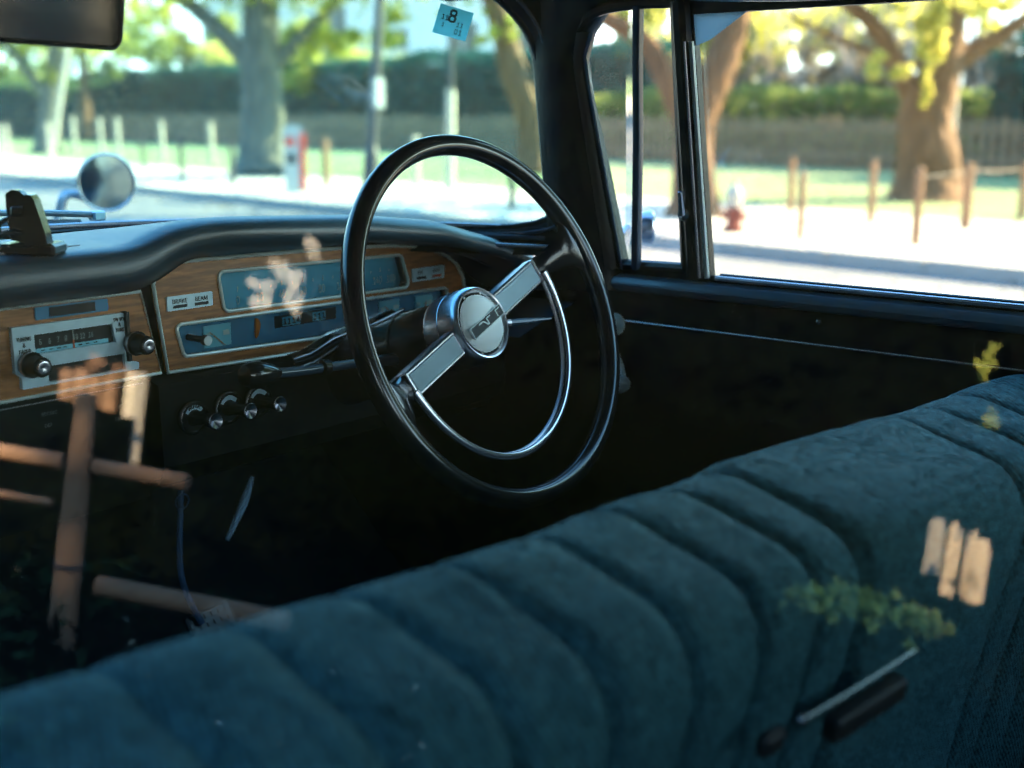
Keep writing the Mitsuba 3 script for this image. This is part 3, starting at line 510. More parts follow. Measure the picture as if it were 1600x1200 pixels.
ck = Q(door, 'crank_handle', tube(spline([(0.692, 0.975, 0.912), (0.684, 0.978, 0.905), (0.682, 0.966, 0.875), (0.676, 0.945, 0.835)], 16), np.linspace(0.0055, 0.004, 16), 10), 'm_trim', 30, 'slim chrome window crank on the door')
Q(door, 'crank_knob', lathe([(0.004, 0), (0.006, 0.008), (0.011, 0.014), (0.013, 0.026), (0.009, 0.036), (0.0001, 0.038)], (0.682, 0.942, 0.832), (-1, -0.1, 0.1), 18), 'm_trim')
Q(door, 'crank_knob', lathe([(0.010, 0), (0.016, 0.003), (0.016, 0.006), (0.0001, 0.009)], (0.699, 0.975, 0.911), (-1, 0, 0), 20), 'm_trim')
Q(door, 'panel_button', lathe([(0.004, 0), (0.003, 0.003), (0.0001, 0.004)], (0.70, 0.667, 0.946), (-1, 0, 0), 12), 'm_chrome')
# division post, channel, vent frame
def sidept(y, z, off=0.0): return V(sx(z) + off, y, z)
vent = P('vent_window', tube([sidept(*q, -0.004) for q in np.array(vent_hole.buffer(0.004).exterior.coords)[:-1]], 0.0075, 8, True), 'm_rubber', 30, 'small quarter window with rounded corner ahead of the driver window')
div = cat(*[tube([sidept(0.8445, 0.99, o_), sidept(0.827, 1.34, o_)], 0.013, 10) for o_ in (-0.004, 0.008)])
Q(vent, 'division_post', div, 'm_black', 30)
Q(vent, 'channel_trim', tube([sidept(0.825, 0.99, -0.008), sidept(0.815, 1.29, -0.008)], 0.0036, 8), 'm_trim', 30)
Q(vent, 'channel_trim', tube([sidept(0.834, 0.99, -0.013), sidept(0.822, 1.29, -0.013)], 0.0022, 8), 'm_chrome_soft', 30)
# opened pane of the vent: turned about an upright pivot
pv = 0.905
pane_d = unit(V(0.80, 0.6, 0))
bar_ = [V(0.683, 0.934, 0.995), V(0.648, 0.912, 1.17), V(0.622, 0.898, 1.27), V(0.606, 0.888, 1.338)]
Q(vent, 'pivot_bar', sweep(bar_, rrect(-0.0055, -0.0065, 0.0055, 0.0065, 0.003, 3), (1, 0, 0)), 'm_paint', 30, 'upright dark bar of the opened quarter window')
v0 = [q + V(0.004, 0.006, 0) for q in spline(bar_, 7)]
v1 = [q + V(0.037, 0.0415, 0) * w_ for q, w_ in zip(v0, (1.0, 1.0, 1.0, 0.98, 0.95, 0.88, 0.7))]
Q(vent, 'pane', trimesh.Trimesh(np.vstack([v0, v1]), np.vstack([[[i, i + 1, i + 8], [i, i + 8, i + 7]] for i in range(6)]), process=False), 'm_vent_glass', False, 'greenish pane of the quarter window, swung open')
Q(vent, 'latch', cat(lathe([(0.008, 0), (0.008, 0.008), (0.0001, 0.01)], sidept(0.845, 1.075, -0.014), (-1, -0.2, 0), 14), tube([sidept(0.845, 1.075, -0.022), sidept(0.842, 1.105, -0.026)], [0.005, 0.003], 8)), 'm_chrome', 30)
def pane_mesh(poly, off, s=1):
    tri, f = trimesh.creation.triangulate_polygon(Polygon(poly), engine='earcut')
    return trimesh.Trimesh([(s * (sx(q[1]) + off), q[0], q[1]) for q in tri], f, process=False)
# panes: slight straight sheets from ledge to roof rail
def pane4(y0, y1, s=1, z0=0.985, z1=1.34): return trimesh.Trimesh([(s * (sx(z0) + 0.007), y0, z0), (s * (sx(z0) + 0.007), y1, z0), (s * (sx(z1) + 0.007), y1, z1), (s * (sx(z1) + 0.007), y0, z1)], [[0, 1, 2], [0, 2, 3]], process=False)
Q(door, 'window_pane', pane4(0.27, 0.828), 'm_glass', False)
P('rear_door_window', pane4(-0.66, 0.21), 'm_glass', False)
P('passenger_window', trimesh.Trimesh([(-0.690, -0.66, 0.97), (-0.690, 0.21, 0.97), (-0.651, 0.21, 1.36), (-0.651, -0.66, 1.36)], [[0, 1, 2], [0, 2, 3]], process=False), 'm_glass', False, 'side window pane the interior is seen through')
P('passenger_window', pane4(0.27, 0.985, -1), 'm_glass', False)
# pale corner gusset in the driver window's upper front corner
Q(door, 'corner_gusset', side_mesh(Polygon([(0.817, 1.34), (0.817, 1.285), (0.795, 1.292), (0.735, 1.326), (0.70, 1.33), (0.70, 1.345)]), 0.002, 0.005), 'm_visor', False, 'pale blue corner trim of the driver window frame')
P('roof_rail', tube(spline([(0.588, 0.80, 1.352), (0.590, 0.70, 1.345), (0.592, 0.5, 1.343), (0.590, 0.1, 1.345), (0.585, -0.6, 1.345)], 24), 0.017, 12), 'm_ledge', 30, 'dark blue rail along the top of the driver window')
# body shell
def shell(name, m, mt='m_lining', sm=False, label=None): return P(name, m, mt, sm, label)
xs_ = np.linspace(-0.66, 0.66, 13); ysr = np.linspace(-1.25, 1.26, 12)
rv = np.array([[(x, y, 1.365 + 0.055 * (1 - (x / 0.66) ** 2) * (1 - ((y - 0) / 1.6) ** 2)) for x in xs_] for y in ysr])
shell('headlining', trimesh.Trimesh(rv.reshape(-1, 3), grid_faces(12, 13)), 'm_lining', True)
shell('roof', trimesh.Trimesh((rv + V(0, 0, 0.035)).reshape(-1, 3) * V(1.12, 1.0, 1), grid_faces(12, 13)), 'm_paint', True)
shell('floor', box((-0.74, -1.5, 0.22), (0.74, 2.0, 0.27)), 'm_carpet')
shell('firewall', box((-0.74, 1.62, 0.25), (0.74, 1.65, 1.02)), 'm_carpet')
shell('toe_board', trimesh.Trimesh([(-0.72, 1.25, 0.272), (0.72, 1.25, 0.272), (0.72, 1.62, 0.62), (-0.72, 1.62, 0.62)], [[0, 1, 2], [0, 2, 3]], process=False), 'm_carpet')
shell('passenger_door', box((-0.735, 0.20, 0.28), (-0.70, 1.10, 0.965), 0.004), 'm_vinyl')
for s in (-1, 1):
    shell('rear_door', box((s * 0.70, -0.95, 0.28), (s * 0.735, 0.195, 0.965), 0.004), 'm_vinyl')
    shell('outer_side', loft([[(s * (0.74 + o_), y, z) for o_, z in ((0.0, 0.24), (0.035, 0.4), (0.045, 0.62), (0.035, 0.8), (0.0, 0.965), (-0.02, 0.982))] for y in (-2.3, -1.5, 1.05)], False), 'm_paint', 40)
    shell('kick_panel', box((s * 0.70, 1.09, 0.27), (s * 0.735, 1.62, 0.95)), 'm_vinyl')
    shell('front_wing', loft([[(s * 0.80, y, 0.35), (s * 0.83, y, 0.6), (s * 0.82, y, 0.82), (s * 0.77, y, 0.95 - dz), (s * 0.70, y, 0.965 - dz), (s * 0.62, y, 0.945 - dz), (s * 0.57, y, 0.93 - dz)] for y, dz in ((1.05, 0.03), (1.6, 0.04), (2.2, 0.045), (2.8, 0.055), (3.2, 0.08))], False), 'm_paint', 40)
shell('rear_bulkhead', box((-0.72, -1.22, 0.25), (0.72, -1.18, 0.96)), 'm_vinyl')
shell('parcel_shelf', box((-0.70, -1.55, 0.94), (0.70, -1.1, 0.96)), 'm_lining')
shell('boot', loft([[(-0.8, y, 0.3), (-0.8, y, z - 0.06), (-0.5, y, z), (0, y, z + 0.02), (0.5, y, z), (0.8, y, z - 0.06), (0.8, y, 0.3)] for y, z in ((-1.5, 0.95), (-2.2, 0.9), (-2.6, 0.8))], False), 'm_paint', 40)
shell('rear_window', trimesh.Trimesh([(-0.62, -1.50, 0.96), (0.62, -1.50, 0.96), (0.56, -1.16, 1.37), (-0.56, -1.16, 1.37)], [[0, 1, 2], [0, 2, 3]], process=False), 'm_glass')
for s in (-1, 1): shell('rear_pillar', trimesh.Trimesh([(s * 0.70, -1.15, 0.96), (s * 0.62, -1.49, 0.96), (s * 0.40, -1.49, 0.965), (s * 0.36, -1.15, 1.375), (s * 0.60, -0.90, 1.38)], [[0, 1, 4], [1, 3, 4], [1, 2, 3]], process=False), 'm_lining')
shell('bonnet', loft([[(-0.57, y, 0.925 - dz), (-0.42, y, 0.955 - dz), (0, y, 0.975 - dz), (0.42, y, 0.955 - dz), (0.57, y, 0.925 - dz)] for y, dz in ((1.55, -0.01), (2.0, 0.0), (2.6, 0.02), (3.1, 0.05), (3.25, 0.12))], False), 'm_paint', True)
# ---- windscreen and its surround
def WS(u, v):
    a = np.abs(u); c = np.sign(1 - a) * np.abs(1 - a ** 2.6) ** 1.0
    bot = np.stack([0.66 * u, 1.05 + 0.38 * c, 1.04 + 0.022 * (1 - u * u)], -1); top = np.stack([0.60 * u, 1.062 + 0.13 * c, 1.372 + 0.0 * u], -1)
    return bot * (1 - v)[..., None] + top * v[..., None]
gu, gv = np.meshgrid(np.linspace(-1.02, 1.02, 41), np.linspace(-0.03, 1.03, 9), indexing='ij')
ws = P('windscreen', trimesh.Trimesh(WS(gu, gv).reshape(-1, 3), grid_faces(41, 9)), 'm_windshield', True, 'blue-green tinted wraparound windscreen')
inner = rrect(-0.985, 0.0, 0.985, 0.985, 0.0001, 2)
def ws_outline(k, ru=0.16, rv=0.30):
    pts = []
    for cu, cv, a0 in ((1 - ru, 1 - rv, 0), (-1 + ru, 1 - rv, 90), (-1 + ru * .6, 0.10, 180), (1 - ru * .6, 0.10, 270)):
        r1, r2 = (ru, rv) if cv > 0.5 else (ru * .6, 0.10)
        for a in np.linspace(a0, a0 + 90, k): pts.append((cu + r1 * math.cos(math.radians(a)), cv + r2 * math.sin(math.radians(a))))
    pts = np.array(pts); d = np.r_[0, np.cumsum(np.linalg.norm(np.diff(np.vstack([pts, pts[:1]]), axis=0), axis=1))]
    q = np.vstack([pts, pts[:1]]); tt = np.linspace(0, d[-1], 161)[:-1]
    return np.stack([np.interp(tt, d, q[:, 0]), np.interp(tt, d, q[:, 1])], 1)
ol = ws_outline(10)
base = WS(ol[:, 0], ol[:, 1]); cen = V(0, 1.2, 1.2)
inward = np.stack([-0.45 * np.sign(ol[:, 0]) * np.abs(ol[:, 0]) ** 3, -1 + 0 * ol[:, 0], 0 * ol[:, 0]], 1); inward /= np.linalg.norm(inward, axis=1, keepdims=True)
wide = ol * V(1.025, 1.0) ; wide[:, 1] = np.where(ol[:, 1] > 0.5, ol[:, 1] + 0.16, ol[:, 1] - 0.10)
wide_p = WS(wide[:, 0], wide[:, 1])
# surround: from the glass edge turning inwards, then spreading to cover header and pillars
sur = [base + 0.012 * -inward, base, base + 0.014 * inward, 0.6 * base + 0.4 * wide_p + 0.028 * inward, wide_p + 0.03 * inward]
P('windscreen_surround', trimesh.Trimesh(np.stack(sur, 0).reshape(-1, 3), grid_faces(5, 160, False, True)), 'm_black', True)
rb = base + 0.005 * inward
Q(ws, 'rubber_seal', tube(rb, 0.0065, 8, True), 'm_rubber', True)
mids = (0.82 * base + 0.18 * wide_p) + 0.024 * inward
Q(ws, 'garnish_trim', tube(mids[[i for i in range(160)]], 0.003, 6, True), 'm_paint', True, 'thin dark blue garnish line around the windscreen')
# inspection sticker, stuck to the glass
def wsp(u, v, off=0.004):
    p = WS(np.array([u]), np.array([v]))[0]; return p
su, sv = 0.845, 0.845
pc = wsp(su, sv); px_ = unit(wsp(su + 0.02, sv) - wsp(su - 0.02, sv)); py_ = wsp(su, sv + 0.05) - wsp(su, sv - 0.05); py_ = unit(py_ - px_ * (py_ @ px_))
nn = np.cross(px_, py_); nn = nn if nn @ (CAM - pc) > 0 else -nn
rot = math.radians(-13); ex_ = px_ * math.cos(rot) + py_ * math.sin(rot); ey_ = -px_ * math.sin(rot) + py_ * math.cos(rot)
so = pc + nn * 0.004
st = Q(ws, 'inspection_sticker', place(box((-0.024, -0.019, 0), (0.024, 0.019, 0.0006)), so, ex_, ey_), 'm_sticker', False, 'small blue inspection sticker with a large 8, stuck in the windscreen corner')
so2 = so + nn * (0.0008 if nn @ np.cross(ex_, ey_) > 0 else 0.0003)
def st_text(s, h, x, y): return text(s, h, so2 + ex_ * x + ey_ * y, ex_, ey_, depth=0.0003, bold=True)
Q(st, 'numeral', st_text('8', 0.016, -0.003, 0.0), 'm_ink', False)
Q(st, 'lettering', cat(st_text('11', 0.006, 0.010, -0.004), st_text('01', 0.007, 0.010, -0.014), st_text('11', 0.006, -0.013, 0.001), st_text('1', 0.005, -0.013, -0.008)), 'm_ink', False)
# ---- windscreen pillars: padded inner faces between the windscreen and the quarter window
for s in (1, -1):
    sec = []
    for z in np.linspace(0.96, 1.37, 14):
        f = (z - 0.96) / 0.41; flare = max(0, (z - 1.26) / 0.11) ** 2
        w = V(0.648 - 0.05 * f, 1.052 + 0.008 * f + 0.05 * flare, z); v = V(float(sx(z)) + 0.003, 0.972 + 0.02 * min(1, f / 0.75) - 0.10 * flare * (flare < 9), z)
        m = (w + v) / 2
        sec.append([w + V(0.01, 0.01, 0), w, 0.72 * w + 0.28 * v + V(-0.010, -0.008, 0), m + V(-0.013, -0.010, 0), 0.25 * w + 0.75 * v + V(-0.011, -0.012, 0), v + V(-0.004, -0.004, 0), v + V(0.02, 0.004, 0)])
    sec = np.array(sec); sec[:, :, 0] *= s
    pil = P('windscreen_pillar', loft(sec, False), 'm_black', 60, 'black windscreen pillar on the driver side' if s > 0 else None)
    if s > 0:
        A_ = sec[1:12, 4] + V(-0.002, -0.002, 0); B_ = sec[1:12, 5] + V(-0.002, -0.003, 0)
        strip = np.stack([A_, 0.5 * (A_ + B_) + V(-0.006, -0.006, 0), B_], 1)
        Q(pil, 'padding_strip', loft(strip, False), 'm_pillar_vinyl', True, 'grey grained padding strip up the pillar')
        Q(pil, 'edge_bead', tube([q + V(-0.007, -0.006, 0) for q in sec[1:12, 5]], 0.0028, 6), 'm_paint')
        Q(pil, 'edge_bead', tube([q + V(-0.011, -0.011, 0) for q in sec[1:11, 5]], 0.0022, 6), 'm_paint')

# ---- interior mirror
mo = V(-0.085, 1.09, 1.298); mxd = unit(V(0.96, 0.27, 0.0)); mzd = unit(V(0.0, -0.16, 1.0)); mzd = unit(mzd - mxd * (mzd @ mxd))
mo2 = rrect(-0.105, -0.031, 0.105, 0.031, 0.013, 6)
mir = P('rear_view_mirror', place(extr(mo2, 0.016), mo + np.cross(mxd, mzd) * -0.016, mxd, mzd), 'm_black', 30, 'black interior mirror at the top of the windscreen')
Q(mir, 'mirror_glass', place(extr(rrect(-0.102, -0.028, 0.102, 0.028, 0.011, 6), 0.0012), mo, mxd, mzd), 'm_dark_mirror', False)
Q(mir, 'frame', tube([mo + mxd * a_ + mzd * b_ for a_, b_ in mo2], 0.0028, 6, True), 'm_black')
Q(mir, 'stem', tube([mo - np.cross(mxd, mzd) * -0.02 * -1 + V(0, 0.02, 0.0), mo + V(0.02, 0.07, 0.05), mo + V(0.03, 0.09, 0.085)], 0.007, 8), 'm_chrome')

# ---- dashboard pad with its brow over the instruments
def brow_z(x): return np.interp(x, [-0.7, 0.005, 0.03, 0.05, 0.075, 0.12, 0.18, 0.34, 0.48, 0.58, 0.635, 0.67, 0.70], [1.069, 1.069, 1.076, 1.083, 1.088, 1.090, 1.088, 1.080, 1.064, 1.037, 1.012, 0.994, 0.98])
def under_z(x): return np.interp(x, [-0.7, 0.02, 0.055, 0.09, 0.4, 0.55, 0.62, 0.66, 0.70], [1.012, 1.012, 1.022, 1.040, 1.036, 1.018, 0.985, 0.955, 0.94])
def lip_y(x): return np.interp(x, [-0.7, 0.0, 0.05, 0.1, 0.55, 0.62, 0.68], [1.095, 1.095, 1.10, 1.105, 1.10, 1.08, 1.06])
secs = []
from scipy.ndimage import gaussian_filter1d
X = np.linspace(-0.69, 0.70, 140); ZT, ZU, LY = (gaussian_filter1d(f_(X), 1.3) for f_ in (brow_z, under_z, lip_y))
back = 1.05 + 0.36 * np.sign(1 - np.abs(X / 0.655)) * np.abs(1 - np.abs(X / 0.655) ** 2.6) - 0.03
for x, zt, zu, ly, by in zip(X, ZT, ZU, LY, back):
    by = max(by, ly + 0.045); lo = x < 0.03
    k = np.clip((zt - 1.069) / 0.02, 0, 1) if x < 0.3 else 1.0
    fz = zt - (0.026 - 0.008 * k)
    zb = min(zt, 1.068) - 0.002
    secs.append([(x, by + 0.02, zb - 0.03), (x, by, zb - 0.004), (x, by * 0.6 + ly * 0.4, zb + 0.3 * (zt - zb)), (x, ly + 0.05, zt - 0.002), (x, ly + 0.028, zt), (x, ly + 0.012, zt - 0.003), (x, ly + 0.003, zt - 0.009), (x, ly, fz), (x, ly + 0.004, fz - 0.012), (x, ly + 0.03, zu + 0.006), (x, FY - 0.002, zu), (x, FY + 0.08, zu)])
S3 = np.array(secs)
dash = P('dashboard', loft(S3, False), 'm_pad', True, 'grained black padded dashboard top with a raised brow over the instruments')
Q(dash, 'trim_strip', cat(tube([(-0.30, 1.128, 1.0695), (-0.12, 1.132, 1.0698), (-0.03, 1.150, 1.0695)], [0.0016, 0.0016, 0.0006], 6)), 'm_chrome_soft', 30)
# cowl gap, base trim and wiper below the windscreen
cu_ = np.linspace(-0.97, 0.97, 60)
lowb = WS(cu_, np.full(60, 0.004)); 
Q(ws, 'base_trim', tube(lowb + V(0, -0.008, 0.002), 0.0042, 8), 'm_chrome_soft', True, 'bright trim curving along the foot of the windscreen')
Q(ws, 'base_trim', tube(lowb * V(0.985, 1, 1) + V(0, -0.026, -0.010), 0.0035, 8), 'm_paint', True)
Q(ws, 'base_trim', tube(lowb * V(0.965, 1, 1) + V(0, -0.042, -0.020), 0.003, 8), 'm_chrome_soft', True)
P('cowl', loft([[q + V(0, -0.05, -0.035), q + V(0, -0.012, -0.012), q + V(0, 0.06, -0.02), q + V(0, 0.22, -0.10)] for q in lowb], False), 'm_rubber', True)
wp = P('wiper', tube(spline([(-0.28, 1.43, 1.083), (-0.05, 1.462, 1.085), (0.10, 1.458, 1.080), (0.175, 1.448, 1.074)], 16), 0.0042, 8), 'm_chrome_soft', 30, 'chrome windscreen wiper lying along the foot of the glass')
Q(wp, 'blade', tube(spline([(-0.28, 1.445, 1.070), (-0.05, 1.475, 1.072), (0.16, 1.462, 1.064)], 16), 0.005, 6), 'm_rubber')
Q(wp, 'end_clip', box((0.168, 1.440, 1.066), (0.186, 1.456, 1.079), 0.002), 'm_chrome', False)

# ---- fascia: black backing, wood instrument panel, radio panel
P('fascia_backing', cat(box((-0.69, FY + 0.024, 0.765), (0.52, FY + 0.04, 1.03)), box((0.515, FY + 0.0245, 0.766), (0.69, FY + 0.0395, 0.985)), box((0.0685, FY + 0.0035, 0.90), (0.082, FY + 0.02, 1.03)), box((-0.69, FY + 0.006, 0.76), (0.07, FY + 0.02, 0.9085)), box((-0.69, FY + 0.006, 1.0068), (0.085, FY + 0.02, 1.04)), box((0.60, FY + 0.006, 0.76), (0.69, FY + 0.02, 1.0))), 'm_vinyl', False, 'black lower dashboard')
def frame_mesh(outl, r, d, sides=8): return tube([(u_, FY - d, v_) for u_, v_ in outl], r, sides, True)
def ring_poly(o_, i_): return Polygon(o_, [i_])
clu = np.vstack([[(0.097, 0.908), (0.30, 0.902), (0.345, 0.920), (0.40, 0.925), (0.60, 0.915)], spline([(0.619, 0.93), (0.617, 0.955), (0.606, 0.982), (0.578, 1.003), (0.53, 1.0185), (0.46, 1.0265), (0.388, 1.030), (0.25, 1.0335), (0.135, 1.0355)], 26), spline([(0.112, 1.0345), (0.094, 1.027), (0.084, 1.013)], 8)])
spd = rquad([(0.181, 0.9695), (0.501, 0.9655), (0.485, 1.0125), (0.174, 1.0185)], 0.008)
gau = rquad([(0.120, 0.9235), (0.34, 0.9165), (0.585, 0.911), (0.577, 0.9565), (0.110, 0.9625)], 0.007)
Wp = Polygon(clu).difference(Polygon(spd)).difference(Polygon(gau))
ip = P('instrument_panel', fas(extr(Wp, 0.006), 0.0), 'm_wood', False, 'brown wood instrument panel with chrome edging')
Q(ip, 'edge_trim', frame_mesh(clu, 0.0026, 0.0065), 'm_trim', 40)
for nm, o_, dp in (('speedometer', spd, 0.010), ('gauge_row', gau, 0.009)):
    q_ = Q(ip, nm, fas(extr(Polygon(o_).buffer(0.002), 0.002), -dp), 'm_dial' if nm == 'speedometer' else 'm_dial_dark', False, 'blue strip speedometer' if nm == 'speedometer' else 'row of small gauges under the speedometer')
    rim = extr(ring_poly(np.array(Polygon(o_).buffer(0.0015).exterior.coords), o_), dp + 0.006)
    Q(ip, nm + '_well', fas(rim, -dp), 'm_black', False)
    Q(ip, nm + '_bezel', frame_mesh(o_, 0.0024, 0.0072), 'm_trim', 40)
for nm, o_ in (('speedometer_glass', spd), ('gauge_glass', gau)): Q(ip, nm, fas(extr(Polygon(o_), 0.0004), 0.0050), 'm_glass', False)
d0 = -0.0075
nums = [(0.213, '0'), (0.247, '20'), (0.283, '40'), (0.318, '60'), (0.350, '80'), (0.385, '100'), (0.420, '120'), (0.452, '140'), (0.478, '160')]
for u_, s_ in nums: Q(ip, 'numeral', ftext(s_, 0.0105, u_, 0.9735, d0, wide=0.62), 'm_white', False)
tk = []
for i, u_ in enumerate(np.arange(0.213, 0.49, 0.01745)):
    h_ = 0.006 if i % 2 == 0 else 0.0035; tk.append(fas(box((u_ - 0.0006, 0.9895, 0), (u_ + 0.0006, 0.9895 + h_, 0.0005)), d0))
Q(ip, 'tick_marks', cat(*tk), 'm_white', False)
Q(ip, 'needle', fas(extr([(0.4145, 0.9715), (0.4160, 0.9725), (0.3900, 1.0050), (0.3888, 1.0045)], 0.0015), -0.004), 'm_white', False, 'slanting white speedometer needle')
# warning lamp plates
def plate(u0, v0, u1, v1, words, lens):
    o_ = rrect(u0, v0, u1, v1, 0.0015, 3); w_ = Q(ip, 'warning_plate', fas(extr(o_, 0.0025), 0.006), 'm_alu', False, f'silver warning lamp plate' + (' marked BRAKE and BEAM' if words[0] else ' with a red lamp on the right'))
    for k, (s_, m_) in enumerate(zip(words, lens)):
        c_ = u0 + (u1 - u0) * (0.27 + 0.47 * k)
        if s_: Q(ip, 'lettering', ftext(s_, 0.0052, c_, v0 + 0.0080, 0.0086, wide=0.92), 'm_ink', False)
        Q(ip, 'warning_lens', fas(box((c_ - 0.0095, v0 + 0.0028, 0), (c_ + 0.0095, v0 + 0.0062, 0.001)), 0.0086), m_, False)
plate(0.1000, 0.9795, 0.1640, 0.9965, ('BRAKE', 'BEAM'), ('m_ink', 'm_ink'))
plate(0.5060, 0.9720, 0.5720, 0.9905, ('', ''), ('m_ink', 'm_red'))
for c_, w_ in ((0.5235, 3), (0.5545, 4)): Q(ip, 'lettering', cat(*[fas(box((c_ - 0.007 + 0.0036 * k, 0.9822, 0), (c_ - 0.0048 + 0.0036 * k, 0.9868, 0.0002)), 0.0086) for k in range(w_)]), 'm_gray_text', False)
# gauges, knob, odometer
Q(ip, 'gauge_face', fas(box((0.152, 0.924, 0), (0.216, 0.957, 0.001)), -0.0085), 'm_dial_dark', False)
for u0, u1, nu0, nu1 in ((0.158, 0.198, 0.166, 0.187), (0.452, 0.492, 0.462, 0.486), (0.524, 0.560, 0.545, 0.543)):
    zz = 0.926 - 0.004 * (u0 - 0.158) / 0.3
    Q(ip, 'gauge_face', fas(box((u0, zz, 0), (u1, zz + 0.027, 0.002)), -0.007), 'm_gauge', False)
    Q(ip, 'gauge_mark', cat(fas(box((u0 + 0.003, zz + 0.012, 0), (u0 + 0.009, zz + 0.018, 0.0004)), -0.0047), fas(box((u1 - 0.012, zz + 0.013, 0), (u1 - 0.003, zz + 0.019, 0.0004)), -0.0047)), 'm_white', False)
    Q(ip, 'gauge_needle', fas(extr([(nu1 - 0.0008, zz + 0.001), (nu1 + 0.0008, zz + 0.001), (nu0 + 0.0006, zz + 0.019), (nu0 - 0.0006, zz + 0.019)], 0.0008), -0.0045), 'm_orange', False)
for u_ in (0.204, 0.206): pass
kn = Q(ip, 'trip_knob', lathe([(0.004, 0), (0.004, 0.030), (0.0062, 0.031), (0.0062, 0.037), (0.0001, 0.0385)], (0.137, FY + 0.007, 0.943), (0, -1, 0), 18), 'm_black', 30)
Q(ip, 'trip_knob', lathe([(0.0058, 0), (0.0058, 0.001), (0.0001, 0.0014)], (0.137, FY - 0.0313, 0.943), (0, -1, 0), 18), 'm_white', 30)
Q(ip, 'turn_arrow_lens', fas(extr(spline([(0.2365, 0.928), (0.2420, 0.9375), (0.2425, 0.949), (0.238, 0.9535), (0.236, 0.944)], 16, True), 0.003), -0.007), 'm_orange', False, 'small orange indicator lens')
Q(ip, 'odometer', fas(box((0.268, 0.936, 0), (0.372, 0.9515, 0.001)), -0.0068), 'm_ink', False)
for k, u_ in enumerate([0.283, 0.2905, 0.298, 0.3055, 0.334, 0.3415, 0.349]):
    Q(ip, 'odometer_wheel', fas(box((u_ - 0.0033, 0.9375, 0), (u_ + 0.0033, 0.949, 0.0012)), -0.0057), 'm_dial', False)
    Q(ip, 'odometer_digit', ftext('1114111'[k], 0.0075, u_, 0.9395, -0.0044, bold=True), 'm_ink', False)
Q(ip, 'scale_line', fas(box((0.276, 0.9525, 0), (0.345, 0.9535, 0.0006)), -0.0065), 'm_ink', False)
# radio panel
rp_o = rrect(-0.45, 0.909, 0.0665, 1.0075, 0.002, 3)
slot = rrect(-0.062, 0.990, 0.0245, 1.0035, 0.0015, 3)
face = [(-0.0915, 0.9860), (0.0435, 0.9860), (0.0435, 0.9320), (0.0560, 0.9275), (0.0560, 0.9195), (-0.0850, 0.9195), (-0.0850, 0.9320), (-0.0915, 0.9380)]
rq = Polygon([(-0.45, 0.909), (0.088, 0.909), (0.0675, 1.0065), (-0.45, 1.0065)])
rad = P('radio_panel', fas(extr(rq, 0.005), 0.0), 'm_wood', False, 'wood panel with the silver car radio')
Q(rad, 'edge_trim', frame_mesh(np.array(rq.exterior.coords)[:-1][::-1], 0.0022, 0.0055), 'm_trim', 40)
Q(rad, 'slot', fas(extr(slot, 0.002), 0.0052), 'm_dial_dark', False, 'dark narrow slot above the radio')
Q(rad, 'slot', fas(box((-0.046, 0.992, 0), (0.008, 1.002, 0.001)), 0.0073), 'm_ink', False)
fp = Polygon(face).difference(Polygon([(-0.0675, 0.9545), (0.0285, 0.9545), (0.0255, 0.9755), (-0.0675, 0.9755)])).difference(Polygon([(-0.055, 0.9225), (0.0385, 0.9225), (0.0385, 0.9400), (-0.055, 0.9400)]))
Q(rad, 'faceplate', fas(extr(fp.buffer(-0.001).buffer(0.001), 0.006), 0.005), 'm_alu', False, 'silver radio faceplate lettered TUNING and VOL')
Q(rad, 'faceplate_rim', fas(extr(Polygon([(0.0405, 0.931), (0.0445, 0.931), (0.0445, 0.987), (0.0405, 0.987)]), 0.011), 0.005), 'm_black', False)
Q(rad, 'dial', fas(box((-0.068, 0.954, 0), (0.029, 0.976, 0.001)), 0.0052), 'm_ink', False)
Q(rad, 'cassette_slot', fas(box((-0.056, 0.922, 0), (0.039, 0.9405, 0.001)), 0.0052), 'm_ink', False)
for s_, u_ in zip(['5', '6', '7', '8', '10', '12', '16'], [-0.0585, -0.0480, -0.0380, -0.0290, -0.0175, -0.0090, 0.0010]):
    Q(rad, 'numeral', ftext(s_, 0.0062, u_, 0.9632, 0.0063, wide=0.58), 'm_dim_white', False)
for u_ in (-0.0565, -0.047, -0.038, -0.031, -0.0125, -0.004, 0.006): Q(rad, 'dial_mark', fas(box((u_ - 0.002, 0.9565, 0), (u_ + 0.002, 0.9577, 0.0006)), 0.0065), 'm_ink', False)
Q(rad, 'dial_strip', fas(box((-0.0665, 0.9548, 0), (0.022, 0.9595, 0.0004)), 0.0062), 'm_gauge', False)
Q(rad, 'tuning_needle', fas(cat(box((-0.0215, 0.9545, 0), (-0.0200, 0.964, 0.0008))), 0.0072), 'm_red', False, 'red radio tuning needle')
Q(rad, 'tuning_needle', fas(box((-0.0212, 0.964, 0), (-0.0203, 0.9745, 0.0008)), 0.0072), 'm_dim_white', False)
for s_, h_, u_, v_ in (('TUNING', 0.0042, -0.0795, 0.9705), ('&', 0.0045, -0.0795, 0.9640), ('FADER', 0.0042, -0.0792, 0.9575), ('SW VOL', 0.0040, 0.0345, 0.9775), ('&', 0.0045, 0.0345, 0.9715), ('TONE', 0.0042, 0.0345, 0.9655)):
    Q(rad, 'lettering', ftext(s_, h_, u_, v_, 0.0112, bold=True, wide=0.72), 'm_ink', False)
